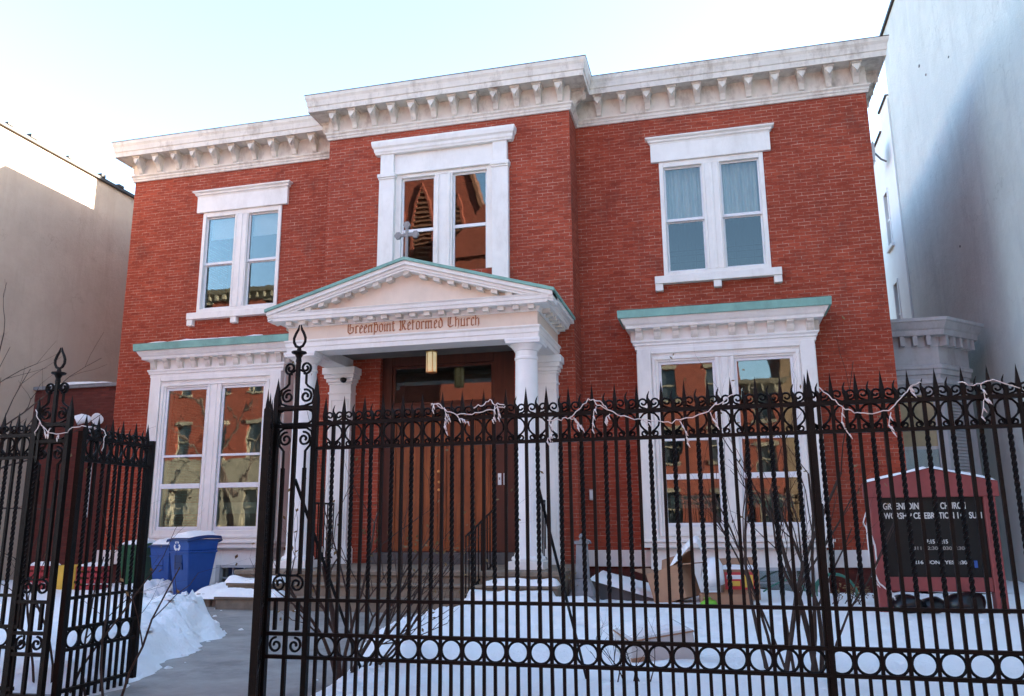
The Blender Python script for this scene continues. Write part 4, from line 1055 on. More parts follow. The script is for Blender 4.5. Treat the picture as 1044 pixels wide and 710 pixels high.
# ------------------------------------------------------------------ bins
def wheelie_bin(x, y, rz, sc, mat, matl, label, recycle=False, snow=True, fill=0):
    t = thing('wheeled_bin', (x, y, 0), label, 'bin', 'wheeled bins below the left bay', rz)
    t.scale = (sc*.93, sc*.93, sc*1.08)
    L = lambda n, mb, m, p=t, bv=0, smo=False: link(n, mb.mesh(n, m, smo), p, local=True, bevel=bv)
    b = MB()
    b.hexa([(-.22, -.25, .06), (.22, -.25, .06), (.22, .20, .06), (-.22, .20, .06)], [(-.285, -.36, .80), (.285, -.36, .80), (.285, .31, .80), (-.285, .31, .80)])
    b.hexa([(-.285, -.36, .80), (.285, -.36, .80), (.285, .31, .80), (-.285, .31, .80)], [(-.30, -.38, .98), (.30, -.38, .98), (.30, .33, .98), (-.30, .33, .98)])
    b.hexa([(-.30, -.375, .765), (.30, -.375, .765), (.30, .32, .765), (-.30, .32, .765)], [(-.302, -.377, .80), (.302, -.377, .80), (.302, .322, .80), (-.302, .322, .80)])
    b.hexa([(-.31, -.40, .955), (.31, -.40, .955), (.31, .34, .955), (-.31, .34, .955)], [(-.312, -.402, .985), (.312, -.402, .985), (.312, .342, .985), (-.312, .342, .985)])
    body = L('body', b, mat, t, .012)
    # grab recess with its bar on the front
    g = MB().hexa([(-.13, -.335, .50), (.10, -.335, .50), (.10, -.30, .50), (-.13, -.30, .50)], [(-.13, -.36, .735), (.10, -.36, .735), (.10, -.30, .735), (-.13, -.30, .735)])
    L('grab_recess', g, M['blue_dark'] if recycle else mat, body)
    L('grab_bar', MB().tube([(-.125, -.352, .60), (.095, -.352, .60)], .010, 6), matl, body)
    ld = MB()
    n = 8; vs = []; fs = []
    for i in range(n+1):
        u = i/n; yy = -.42 + .80*u
        zz = .99 + .05*math.sin(PI*u) + (.05*u*u if recycle else 0) - (.0)
        for xx, dzz in ((-.325, -.03), (-.30, .0), (.30, .0), (.325, -.03)): vs.append((xx, yy, zz+dzz))
    for i in range(n):
        for k in range(3): fs.append((i*4+k, i*4+k+1, i*4+k+5, i*4+k+4))
    m = len(vs); vs += [(p[0], p[1], p[2]-.022) for p in vs]
    fs += [tuple(i+m for i in f[::-1]) for f in fs]
    rim = [i*4 for i in range(n+1)] + [n*4+1, n*4+2] + [i*4+3 for i in range(n, -1, -1)] + [2, 1]
    for a, c in zip(rim, rim[1:]+rim[:1]): fs.append((a, c, c+m, a+m))
    ld.add(vs, fs); lid = L('lid', ld, M['blue_dark'] if recycle else matl, t)
    L('handle', MB().tube([(-.25, .33, .93), (-.25, .44, .97), (.25, .44, .97), (.25, .33, .93)], .016, 6), matl, t)
    for s in (-1, 1):
        wl = MB()
        pr_ = [(0, -.03), (.09, -.03), (.115, -.02), (.115, .02), (.09, .03), (0, .03)]
        vs = []; k = 20
        for i in range(k):
            a = 2*PI*i/k
            for r, h in pr_: vs.append((s*.255 + h, .23 + r*math.cos(a), .115 + r*math.sin(a)))
        fs = [(i*6+j, ((i+1) % k)*6+j, ((i+1) % k)*6+j+1, i*6+j+1) for i in range(k) for j in range(5)]
        wl.add(vs, fs); L('wheel', wl, M['black_pl'], t)
    if recycle:
        e = MB(); R = .072
        def yf(z): return -.36 - .02*(z-.80)/.18 - .006
        cz = .885; cx0 = -.05
        for k in range(3):
            a = PI/2 + k*2*PI/3
            # bent arrow: two limbs round the triangle's corner and an arrow head
            V = lambda ang, r: (cx0 + r*math.cos(ang), cz + r*math.sin(ang))
            o = []
            for d_, r in ((-.80, .062), (-.45, .078), (.10, .080), (.42, .070)): o.append(V(a+d_, r*1.25))
            o += [V(a+.40, .110), V(a+.95, .072), V(a+.62, .037)]
            for d_, r in ((.48, .046), (.12, .050), (-.35, .046), (-.80, .034)): o.append(V(a+d_, r*1.25))
            nn = len(o)
            vs = [(p[0], yf(p[1]), p[1]) for p in o] + [(p[0], yf(p[1])+.010, p[1]) for p in o]
            # triangulate as a strip: outer i with inner mirrored
            e.add(vs, [tuple(range(nn)), tuple(range(nn, 2*nn))[::-1]] + [(i, (i+1) % nn, nn+(i+1) % nn, nn+i) for i in range(nn)])
        L('recycling_emblem', e, M['white_pl'], body)
    if snow:
        s_ = MB(); snow_cap(s_, -.29, .29, -.36, .28, lambda x, y: 1.005+.035*math.sin(PI*(y+.42)/.8)+(.05*((y+.42)/.8)**2 if recycle else 0), .075, 14, int(x*7) % 11, .10)
        o = L('tmp_snow', s_, M['snow'], None, 0, True)
        o.matrix_world = Matrix.Translation((x, y, 0)) @ Matrix.Rotation(rz, 4, 'Z') @ Matrix.Diagonal((sc*.93, sc*.93, sc*1.08, 1))
        o.name = 'snow_patch'; tag(o, 'snow lying on the lid of the ' + ('large recycling bin' if recycle else ('smaller blue bin' if mat == M['blue'] else 'green bin')), 'snow')
    return t
wheelie_bin(-9.42, 13.55, math.radians(-18), 1.0, M['blue'], M['blue_dark'], 'large blue wheeled bin with the white recycling emblem and snow on its lid', True)
wheelie_bin(-10.38, 14.2, math.radians(-8), .88, M['blue'], M['blue_dark'], 'smaller plain blue wheeled bin behind the recycling bin')
wheelie_bin(-11.05, 14.15, math.radians(6), .88, M['green_pl'], M['green_pl'], 'green wheeled bin left of the blue bins')

# ------------------------------------------------------------------ low snowy wall and rubble beside the stoop
lw_ = thing('garden_wall', (-8.4, 12.5, 0), 'low stone wall under deep snow left of the steps', 'wall')
r_ = MB()
random.seed(5)
for i in range(9):
    x = -8.62 + i*.10; r_.box(x, x+.098, 12.35+random.uniform(-.02, .02), 12.75, -.1, .18+random.uniform(-.03, .03))
r_.build('stone_course', M['stone'], lw_, bevel=.02)
s_ = MB(); snow_cap(s_, -8.72, -7.62, 12.28, 13.6, lambda x, y: .13 + .14*sm(-8.5, -7.7, x)*sm(12.2, 12.8, y), .15, 22, 5, .3)
tag(s_.build('snow_heap', M['snow'], smooth=True), 'snow heap on the low stone wall left of the steps', 'snow')
s_ = MB(); snow_cap(s_, -3.55, -2.40, 12.28, 12.60, lambda x, y: .39, .085, 22, 8, .07)
snow_cap(s_, -3.75, -2.40, 11.97, 12.30, lambda x, y: .20, .12, 22, 9, .07)
tag(s_.build('step_snow', M['snow'], smooth=True), 'snow left on the right end of the porch steps', 'snow')
s_ = MB(); snow_cap(s_, -7.95, -6.95, 12.26, 12.60, lambda x, y: .39, .09, 18, 2, .07); snow_cap(s_, -7.97, -6.75, 11.95, 12.30, lambda x, y: .20, .10, 18, 4, .07)
tag(s_.build('step_snow', M['snow'], smooth=True), 'snow left on the left end of the porch steps', 'snow')
s_ = MB(); snow_cap(s_, BLX-1.7, BLX+1.2, 15.0, 15.75, lambda x, y: 5.235, .05, 30, 12, .12)
tag(s_.build('snow_strip', M['snow'], smooth=True), 'thin snow lying on the roof of the left bay', 'snow')

# ------------------------------------------------------------------ porch things
lt = thing('hanging_lantern', (-5.13, 14.3, 4.5), 'frosted cylinder lantern hanging over the church doors', 'lantern')
l_ = lambda n, mb, m, smo=False: link(n, mb.mesh(n, m, smo), lt, local=True)
l_('shade', MB().lathe([(0, -.40), (.085, -.40), (.10, -.385), (.10, -.03), (.085, -.015), (0, -.015)], (0, 0, 0), 20), M['lamp_off'], 'auto')
fr = MB().lathe([(0, -.015), (.11, -.015), (.112, .0), (.06, .02), (.02, .03), (.012, .12), (0, .12)], (0, 0, 0), 20).lathe([(0, -.425), (.05, -.42), (.104, -.405), (.104, -.39), (0, -.39)], (0, 0, 0), 20)
for k in range(6):
    a = k*PI/3; fr.box(.103*math.cos(a)-.006, .103*math.cos(a)+.006, .103*math.sin(a)-.006, .103*math.sin(a)+.006, -.40, 0)
l_('frame', fr, M['brass'])
cm_ = thing('security_camera', (-7.12, 14.74, 4.13), 'small black dome camera on the left pilaster under its capital', 'camera')
link('dome', MB().lathe([(0, -.065), (.035, -.055), (.06, -.025), (.065, 0), (.06, .03), (0, .05)], (0, -.05, 0), 16).mesh('dome', M['black_pl'], True), cm_, local=True)
link('mount', MB().box(-.05, .05, -.02, .02, .02, .07).mesh('mount', M['white_pl']), cm_, local=True)
for x, lab in ((-4.015, 'white wall plate on the door frame, the one nearer the doors'), (-3.905, 'white wall plate on the door frame, the one nearer the brick')):
    p = thing('wall_plate', (x, 15.095, 2.13), lab, 'wall plate', 'white plates beside the doors')
    link('plate', MB().box(-.034, .034, -.012, .006, -.11, .11).mesh('plate', M['white_pl']), p, local=True, bevel=.004)
    link('button', MB().box(-.012, .012, -.02, -.01, -.015, .03).mesh('button', M['grey_stone']), p, local=True)
def porch_rail(name, a, b, z0, z1, n, label, slope=0):
    t = thing(name, (a[0], a[1], z0), label, 'railing')
    dx, dy = b[0]-a[0], b[1]-a[1]
    f = MB()
    for z in (0.08, z1-z0): f.tube([(0, 0, z), (dx, dy, z-slope)], .018, 6)
    link('rail', f.mesh('rail', M['iron']), t, local=True)
    for k in range(n):
        u = k/(n-1)
        link('baluster', MB().box(dx*u-.009, dx*u+.009, dy*u-.009, dy*u+.009, -slope*u - (.0 if k not in (0, n-1) else .03), z1-z0-slope*u).mesh('baluster', M['iron']), t, local=True)
porch_rail('porch_railing', (-7.24, 13.72), (-7.24, 14.72), .62, 1.70, 9, 'black iron porch railing between the left column and its pilaster')
porch_rail('porch_railing', (-3.07, 13.72), (-3.07, 14.72), .62, 1.70, 9, 'black iron porch railing between the right column and its pilaster')
porch_rail('stair_railing', (-3.66, 13.3), (-3.72, 12.0), .58, 1.52, 10, 'black iron handrail at the right end of the steps', .40)
pp_ = thing('downpipe', (-2.57, 15.7, 3.1), 'thin pale pipe in the corner right of the porch', 'pipe')
pm = MB().prism([(-2.62, 3.30), (-2.535, 3.30), (-2.535, 3.88), (-2.62, 4.0)], 'y', 15.62, 15.70)
link('hood', pm.mesh('hood', M['steel']), None)
bpy.data.objects['hood'].parent = pp_; bpy.data.objects['hood'].matrix_parent_inverse = Matrix.Translation((2.57, -15.7, -3.1))
link('pipe', MB().tube([(-2.56, 15.72, 3.3), (-2.56, 15.72, 1.95)], .014, 6).mesh('pipe', M['steel']), pp_).matrix_parent_inverse = Matrix.Translation((2.57, -15.7, -3.1))
ob = thing('outlet_box', (-2.36, 15.79, 1.83), 'pale electric box on the brick right of the porch', 'electric box')
link('box', MB().box(-.05, .05, -.06, .01, -.10, .10).mesh('box', M['steel']), ob, local=True, bevel=.006)
link('cover', MB().box(-.035, .035, -.068, -.058, -.07, .07).mesh('cover', M['white_pl']), ob, local=True)
fl = thing('flood_lamp', (-14.12, 16.15, 3.72), 'white twin flood lamp on the low brick wing', 'lamp')
link('bracket', MB().box(-.08, .08, -.06, .06, -.12, .0).box(-.03, .03, -.12, -.05, -.06, .02).mesh('bracket', M['black_pl']), fl, local=True)
for s in (-1, 1):
    h = MB(); pts = [(s*.05, -.12, .03), (s*.10, -.16, .05), (s*.20, -.22, .06), (s*.30, -.30, .0)]
    h.tube(pts, [.06, .09, .115, .125], 12); link('lamp_head', h.mesh('lamp_head', M['white_pl'], 'auto'), fl, local=True)
link('conduit', MB().tube([(0, -.02, -.1), (.02, -.02, -2.2)], .015, 6).mesh('conduit', M['steel']), fl, local=True)

# stone post and cellar hatch right of the steps
sp_ = thing('stone_post', (-2.12, 12.95, 0), 'tapered grey stone post with an iron cap beside the steps', 'post')
q = lambda a, z: [(-a, -a, z), (a, -a, z), (a, a, z), (-a, a, z)]
link('shaft', MB().hexa(q(.24, -.05), q(.22, .20)).hexa(q(.20, .20), q(.105, .46)).hexa(q(.10, .46), q(.082, .98)).mesh('shaft', M['grey_stone']), sp_, local=True, bevel=.012)
link('cap', MB().hexa(q(.10, .98), q(.11, 1.03)).lathe([(0, 1.03), (.05, 1.03), (.03, 1.06), (.05, 1.09), (.035, 1.13), (0, 1.15)], (0, 0, 0), 10).tube([(.05, -.02, 1.06), (.13, -.04, 1.03), (.15, -.04, .99)], .012, 5).mesh('cap', M['grey_stone']), sp_, local=True)
sn_ = MB(); snow_cap(sn_, -2.5, -1.86, 12.3, 12.72, lambda x, y: .10, .12, 12, 31, .15)
tag(sn_.build('snow_clump', M['snow'], smooth=True), 'snow clump at the foot of the grey stone post', 'snow')
ch = thing('cellar_hatch', (-1.5, 13.9, 0), 'sloping dark cellar hatch under snow below the right bay', 'hatch')
MB().prism([(-2.06, -.05), (-.72, -.05), (-.72, .06), (-2.06, .42)], 'y', 13.3, 14.6).build('doors', M['stone_dark'], ch)
s_ = MB(); snow_cap(s_, -2.08, -.66, 13.24, 14.6, lambda x, y: .42 - (x+2.06)*.2687, .085, 24, 17, .06)
tag(s_.build('snow_sheet', M['snow'], smooth=True), 'sheet of snow on the sloping cellar hatch', 'snow')

# ------------------------------------------------------------------ boxes and rubbish in the snow
def open_box(name, loc, rz, tilt, size, mat, label, flaps=(1, 1, 1, 1), cat='box', thick=.012):
    t = thing(name, loc, label, cat); t.rotation_euler = (tilt[0], tilt[1], rz)
    w_, d_, h_ = size
    b = MB().box(-w_/2, w_/2, -d_/2, d_/2, 0, thick)
    b.box(-w_/2, w_/2, -d_/2, -d_/2+thick, thick, h_).box(-w_/2, w_/2, d_/2-thick, d_/2, thick, h_)
    b.box(-w_/2, -w_/2+thick, -d_/2+thick, d_/2-thick, thick, h_).box(w_/2-thick, w_/2, -d_/2+thick, d_/2-thick, thick, h_)
    link('carton', b.mesh('carton', mat), t, local=True)
    fs = [((-w_/2, -d_/2), (w_/2, -d_/2), (0, -.85, -.35)), ((-w_/2, d_/2), (w_/2, d_/2), (0, .6, .8)), ((-w_/2, -d_/2), (-w_/2, d_/2), (-.8, 0, .5)), ((w_/2, -d_/2), (w_/2, d_/2), (.9, 0, -.2))]
    for on, (a, c, dv) in zip(flaps, fs):
        if not on: continue
        D = Vector(dv).normalized()*min(w_, d_)*.48
        n_ = Vector((c[0]-a[0], c[1]-a[1], 0)).cross(D).normalized()*thick*.6
        A, C_ = Vector((*a, h_)), Vector((*c, h_))
        q1 = [A-n_, C_-n_, C_+D-n_, A+D-n_]; q2 = [A+n_, C_+n_, C_+D+n_, A+D+n_]
        link('flap', MB().hexa(q1, q2).mesh('flap', mat), t, local=True)
    return t
open_box('cardboard_box', (-.68, 13.0, .15), math.radians(-24), (0, math.radians(-17)), (.54, .50, .48), M['card'], 'brown open cardboard box tipped in the snow beside the hatch', (0, 1, 1, 1))
s_ = MB(); snow_cap(s_, -.78, -.18, 12.78, 13.35, lambda x, y: .66 + .35*sm(-.8, -.35, x) - .5*sm(-.38, -.18, x), .10, 14, 40, .12)
tag(s_.build('snow_clump', M['snow'], smooth=True), 'snow draped over the flaps of the tipped brown box', 'snow')
bx = thing('printed_carton', (.23, 13.35, .16), 'carton with red and yellow print standing in the snow', 'box'); bx.rotation_euler = (0, 0, math.radians(6))
link('carton', MB().box(-.27, .27, -.2, .2, 0, .44).mesh('carton', M['card']), bx, local=True, bevel=.008)
link('print_panel', MB().box(-.24, .20, -.206, -.19, .15, .40).mesh('print_panel', M['card_red']), bx, local=True)
pn = MB().box(-.20, -.02, -.211, -.2, .20, .27).box(.05, .17, -.211, -.2, .18, .36)
link('yellow_print', pn.mesh('yellow_print', M['yellow']), bx, local=True)
link('white_print', MB().box(-.21, .02, -.211, -.2, .30, .36).mesh('white_print', M['white_pl']), bx, local=True)
link('lid_flap', MB().hexa([(-.27, .19, .44), (.27, .19, .44), (.27, .2, .44), (-.27, .2, .44)], [(-.27, .30, .58), (.27, .34, .60), (.27, .35, .60), (-.27, .31, .58)]).mesh('lid_flap', M['card']), bx, local=True)
s_ = MB(); snow_cap(s_, -.05, .50, 13.15, 13.55, lambda x, y: .60, .05, 12, 44, .08)
tag(s_.build('snow_clump', M['snow'], smooth=True), 'thin snow on top of the red printed carton', 'snow')
open_box('cardboard_box', (.0, 12.75, .06), math.radians(8), (0, 0), (.70, .42, .22), M['card'], 'flat tan cardboard box in front of the printed carton', (0, 0, 0, 0))
gb = MB().lathe([(0, 0), (.10, .01), (.13, .06), (.09, .11), (.03, .14), (.05, .17), (0, .17)], (-.24, 12.45, .08), 10)
for i, v in enumerate(gb.v):
    k = noise.noise(Vector(v)*9); gb.v[i] = (v[0]+.03*k, v[1]+.02*k, v[2]+.02*k)
tag(gb.build('plastic_bag', M['grass_green'], smooth=True), 'bright green plastic bag beside the flat tan box', 'bag')
wp = thing('wrapped_parcel', (-.36, 12.8, .35), 'crumpled white bag stuffed beside the brown box', 'bag')
wbm = MB().lathe([(0, 0), (.14, .02), (.17, .14), (.13, .30), (.06, .40), (0, .42)], (.2, .1, .02), 12)
for i, v in enumerate(wbm.v):
    k = noise.noise(Vector(v)*6); wbm.v[i] = (v[0]+.06*k, v[1]+.04*k, v[2]+.03*k)
link('sack', wbm.mesh('sack', M['white_pl'], True), wp, local=True)
sb = thing('foam_box', (-.62, 7.75, .02), 'pale snow covered box with brown corners just behind the fence', 'box'); sb.rotation_euler = (math.radians(5), math.radians(-7), math.radians(24))
M['pale_card'] = m_plain('pale_card', (.52, .50, .48), .8, .06, 6, .1)
link('carton', MB().box(-.29, .29, -.23, .23, .0, .36).mesh('carton', M['pale_card']), sb, local=True, bevel=.012)
link('brown_side', MB().box(.285, .294, -.215, .20, .01, .33).mesh('brown_side', M['card']), sb, local=True)
link('brown_corner', MB().box(-.295, -.18, -.237, -.2, .02, .20).mesh('brown_corner', M['card']), sb, local=True)
link('seam', MB().box(-.295, .295, -.236, .236, .335, .348).mesh('seam', M['card']), sb, local=True)
s_ = MB(); snow_cap(s_, -.27, .27, -.21, .21, lambda x, y: .35, .075, 16, 51, .10)
o = link('snow_clump', s_.mesh('snow_clump', M['snow'], True)); o.matrix_world = Matrix.Translation((-.62, 7.75, .02)) @ sb.rotation_euler.to_matrix().to_4x4()
tag(o, 'snow on top of the pale box just behind the fence', 'snow')
hs = thing('garden_hose', (1.65, 13.9, .1), 'coiled green garden hose leaning in the snow below the right bay', 'hose')
for k in range(4):
    r = .36 - .02*k; pts = [(r*math.cos(a)*.95 + .01*k, .03*k + .06*math.sin(a*2+k), .05 + r*1.0*math.sin(a) + .01*k) for a in [PI*1.15*(-i)/26+PI*1.05 for i in range(27)]]
    link('coil', MB().tube(pts, .012, 6).mesh('coil', M['hose'], True), hs, local=True)
bh = thing('garden_hose', (.9, 14.2, .1), 'loop of green hose under the basement window', 'hose')
link('coil', MB().tube([(-.3, 0, .1), (-.1, .02, .22), (.1, 0, .30), (.28, .03, .28), (.34, 0, .12)], .013, 6).mesh('coil', M['hose'], True), bh, local=True)
for x, y, z, s, lab in ((-12.4, 13.9, .12, 1.0, 'yellow plastic tub half hidden behind the gate'), ):
    tb = thing('tub', (x, y, z), lab, 'tub')
    link('body', MB().lathe([(0, 0), (.24, 0), (.29, .42), (.31, .42), (.31, .45), (.27, .45), (.23, .04), (0, .04)], (0, 0, 0), 18).mesh('body', M['yellow'], 'auto'), tb, local=True)
for x, y, lab in ((-11.85, 13.9, 'red plastic crate beside the green bin'), (-13.1, 14.0, 'red plastic crate left of the yellow tub')):
    cr_ = thing('crate', (x, y, .10), lab, 'crate', 'red crates below the side wall')
    c = MB().box(-.25, .25, -.18, .18, 0, .02)
    for z in (.02, .14, .26, .38):
        c.box(-.25, .25, -.18, -.165, z, z+.08).box(-.25, .25, .165, .18, z, z+.08).box(-.25, -.235, -.165, .165, z, z+.08).box(.235, .25, -.165, .165, z, z+.08)
    for xx in (-.25, -.09, .06, .225): c.box(xx, xx+.025, -.186, -.17, 0, .46).box(xx, xx+.025, .17, .186, 0, .46)
    link('body', c.mesh('body', M['red_box']), cr_, local=True)
    s_ = MB(); snow_cap(s_, x-.24, x+.24, y-.17, y+.17, lambda a, b: .55, .07, 10, int(x*5) % 9, .08)
    tag(s_.build('snow_clump', M['snow'], smooth=True), 'snow on the ' + ('red crate beside the green bin' if x > -12 else 'red crate left of the yellow tub'), 'snow')

# ------------------------------------------------------------------ church notice board
SX0, SX1, SY = 1.95, 3.47, 12.0
nb_ = thing('notice_board', ((SX0+SX1)/2, SY, 0), 'dull red gabled church notice board with white letters on black', 'notice board')
fr = MB()
fr.box(SX0, SX0+.14, SY-.09, SY+.09, -.1, 1.80).box(SX1-.14, SX1, SY-.09, SY+.09, -.1, 1.80)
fr.box(SX0+.14, SX1-.14, SY-.07, SY+.07, .40, .58)
fr.build('frame', M['red_sign'], nb_, bevel=.01)
fr = MB().prism([(SX0-.05, 1.60), (SX1+.05, 1.60), (SX1+.05, 1.80), ((SX0+SX1)/2, 1.985), (SX0-.05, 1.80)], 'y', SY-.105, SY+.105)
fr.build('gable', M['red_sign'], nb_, bevel=.01)
MB().box(SX0+.14, SX1-.14, SY-.03, SY+.05, .58, 1.60).build('letter_panel', M['board'], nb_)
s_ = MB()
for s in (-1, 1):
    m = (SX0+SX1)/2; snow_cap(s_, *sorted((m, m+s*.81)), SY-.12, SY+.12, lambda x, y: 1.983-abs(x-m)*.2287, .035, 18, 60+s, .05)
tag(s_.build('snow_strip', M['snow'], smooth=True), 'thin snow along the gable of the red notice board', 'snow')
def text(body, x, z, size, y, mat, parent, sx=1.0, name='lettering', extrude=.004):
    cu = bpy.data.curves.new('letters', 'FONT'); cu.body = body; cu.size = size; cu.extrude = extrude; cu.offset = size*.018
    o = bpy.data.objects.new('letters', cu); COL.objects.link(o)
    bpy.context.view_layer.update()
    me = bpy.data.meshes.new_from_object(o); bpy.data.objects.remove(o)
    me.transform(Matrix.Translation((x, y, z)) @ Matrix.Rotation(PI/2, 4, 'X') @ Matrix.Diagonal((sx, 1, 1, 1)))
    me.materials.clear(); me.materials.append(mat)
    return link(name, me, parent)
LP = bpy.data.objects['letter_panel']
yl = SY-.036
def fit(body, x0, x1, z, size, mat):
    o = text(body, 0, z, size, yl, mat, LP)
    xs = [v.co.x for v in o.data.vertices]; a, b = min(xs), max(xs); k = (x1-x0)/(b-a)
    for v in o.data.vertices: v.co.x = x0 + (v.co.x-a)*k
fit('GREENPOINT', 2.12, 2.61, 1.448, .118, M['letter_w']); fit('CHURCH', 2.82, 3.12, 1.448, .118, M['letter_w'])
fit('WORSHIP CELEBRATION 11', 2.12, 3.06, 1.325, .112, M['letter_w']); fit('A', 3.065, 3.10, 1.325, .06, M['letter_w']); fit('SUN', 3.15, 3.30, 1.325, .112, M['letter_w'])
fit('7:15 10:15', 2.60, 2.86, 1.005, .072, M['letter_w'])
fit('311 12:30 1030 7:30', 2.44, 3.05, .925, .06, M['letter_g']); fit('216 NONE YES 1:30', 2.43, 3.06, .745, .062, M['letter_w'])
tag(MB().box(3.14, 3.18, yl-.004, yl, .70, .79).build('blue_mark', M['blue'], LP), 'small blue mark'); tag(MB().box(3.245, 3.275, yl-.004, yl, .71, .79).build('red_mark', M['red_box'], LP), 'small red mark')
for i, (x, y, r, lab) in enumerate(((2.30, 11.98, .20, 'black rubbish bag under the left of the notice board'), (2.62, 12.05, .17, 'small black rubbish bag in the middle under the notice board'), (2.98, 12.0, .22, 'black rubbish bag under the right of the notice board'))):
    b = MB().lathe([(0, 0)] + [(r*math.sin(PI*k/9)*(1.25-.03*k), r*1.35*(1-math.cos(PI*k/9))/2) for k in range(1, 9)] + [(0, r*1.35)], (x, y, .10), 16)
    for j, v in enumerate(b.v):
        k = noise.noise(Vector(v)*7); b.v[j] = (v[0]+.05*k, v[1]+.05*noise.noise(Vector(v)*8+Vector((4,0,0))), v[2]+.03*k)
    tag(b.build('rubbish_bag', M['black_pl'], smooth=True), lab, 'bag', 'black bags under the notice board')

# ------------------------------------------------------------------ light strings
def W(px, py, Y):
    """turn a measured direction into the point where it meets the fence plane"""
    d = _r2*((px-522)/830) - _u2*((py-355)/830) + _f
    return Vector((0, 0, 1.3)) + d*(Y/d.y)
def light_string(strands, drips, y, label, cat='light string', group='white icicle lights on the fence', r=.0037):
    t = thing('light_string', tuple(W(*strands[0][0], y)), label, cat, group)
    def curve(ps, wob):
        P = [W(*p, y) for p in ps]; out = []
        for a, b in zip(P, P[1:]):
            for k in range(4):
                q = a.lerp(b, k/4); out.append(q + Vector((0, wob*noise.noise(q*31), wob*noise.noise(q*37+Vector((5,2,1))))))
        return out + [P[-1]]
    c = MB()
    for s in strands: c.tube(curve(s, .02), r, 5)
    c.build('cable', M['wire_white'], t, True)
    for d in drips:
        pts = curve(d, .03); q = MB().tube(pts, r*.85, 5)
        for k in range(2, len(pts), 2):
            p = pts[k]; q.tube([p, p + Vector((.014*(-1)**k, -.01, -.030))], [.0062, .0025], 5)
        q.build('bulb_strand', M['wire_white'], t, True)
F1 = FY-.03
light_string([[(440,413),(443,412),(447,415),(453,418),(466,423),(481,422),(496,419),(511,416),(515,414)], [(483,416),(492,413),(499,408),(505,412),(514,413)], [(440,414),(446,411),(452,417)]],
             [[(453,418),(458,425),(453,435)], [(455,420),(453,430),(455,440)], [(466,423),(471,427),(477,430)], [(505,416),(504,424),(502,428)], [(506,415),(509,421),(508,426)], [(444,412),(441,418)]], F1, 'white icicle lights looped across the fence in front of the doors')
light_string([[(558,429),(572,428),(581,426),(589,418),(600,408),(605,407),(609,413),(622,419),(632,424),(651,427),(677,431),(693,429),(719,421),(732,412),(748,402)], [(605,407),(612,410),(619,417)]],
             [[(608,413),(605,424),(604,438)], [(622,420),(618,426),(617,430)], [(581,427),(589,431),(594,437)], [(584,427),(588,429),(589,436)], [(560,427),(562,438),(561,446),(558,450)], [(693,430),(699,440),(701,452)], [(724,420),(729,430),(731,434)], [(655,428),(662,431)]], F1, 'white icicle lights strung from the right porch column to the right bay')
light_string([[(835,395),(845,404),(858,415),(871,421),(884,423),(906,419),(919,406),(931,393),(939,390)]], [[(859,416),(858,430),(866,443)], [(908,420),(906,432),(911,441)], [(931,393),(928,398),(931,401)]], F1, 'white icicle lights sagging on the fence left of the notice board gable')
light_string([[(977,391),(986,392),(1000,392),(1013,388),(1040,396)]], [[(1000,392),(1004,404),(1001,425)], [(1004,404),(1008,408)]], F1, 'white icicle lights at the right end of the fence')
light_string([[(37,418),(40,429),(49,441),(66,442),(74,436),(88,435)], [(48,441),(52,436),(47,444)], [(40,429),(36,444)]], [[(43,436),(46,444),(49,443)], [(60,442),(58,447)]], FY-.03, 'white lights tangled around the left gate post')
light_string([[(86,434),(92,436),(106,438),(107,444),(106,451)], [(106,451),(104,460)]], [[(88,434),(92,438)]], 5.55, 'white light cable over the open gate leaf')
light_string([[(881,500),(884,520),(884,545),(886,562),(890,582),(897,596),(908,603),(913,612)], [(886,540),(892,556),(894,575),(889,588)], [(884,545),(890,552),(888,566)]], [[(889,588),(896,597)], [(884,520),(880,532),(884,541)]], 11.85, 'white light cable dangling at the left side of the notice board', 'light string', None, .011)

# ------------------------------------------------------------------ bare shrubs and trees
def grow(mb, p, d, L, r, depth, rng, tips, spread=.5, up=.25, seg=5):
    pts = [p]; rs = [r]; q = p.copy(); v = d.normalized()
    for i in range(seg):
        v = (v + Vector((rng.gauss(0, .12), rng.gauss(0, .12), rng.gauss(0, .08)+up*.15))).normalized()
        q = q + v*L/seg; pts.append(q.copy()); rs.append(r*(1-.55*(i+1)/seg))
        if depth > 0 and i >= 1 and rng.random() < .75:
            s = Vector((rng.gauss(0, 1), rng.gauss(0, 1), rng.gauss(.2, .6))).normalized()
            grow(mb, q.copy(), (v*(1-spread)+s*spread), L*rng.uniform(.4, .65), rs[-1]*.65, depth-1, rng, tips, spread, up, max(3, seg-1))
    mb.tube(pts, rs, 5 if r > .01 else 4); tips.append(q)
def shrub(name, label, cat, stems, seed, leaves=0, depth=3, group=None, r=.014, spread=.5):
    rng = random.Random(seed); b = MB(); tips = []
    base = stems[0][0]
    t = thing(name, base, label, cat, group)
    for p, d, L, rr in stems: grow(b, Vector(p), Vector(d), L, rr, depth, rng, tips, spread)
    b.build('branches', M['twig'], t)
    if leaves:
        lf = MB()
        for k in range(leaves):
            p = rng.choice(tips) + Vector((rng.gauss(0, .03), rng.gauss(0, .03), rng.gauss(0, .03)))
            a = Vector((rng.gauss(0, 1), rng.gauss(0, 1), rng.gauss(0, 1))).normalized()*.022; c = a.orthogonal().normalized()*.012
            lf.add([p-a, p+c, p+a, p-c], [(0, 1, 2, 3)])
        lf.build('leaves', M['leaf'], t)
g_ = lambda x, y: snow_h(x, y)
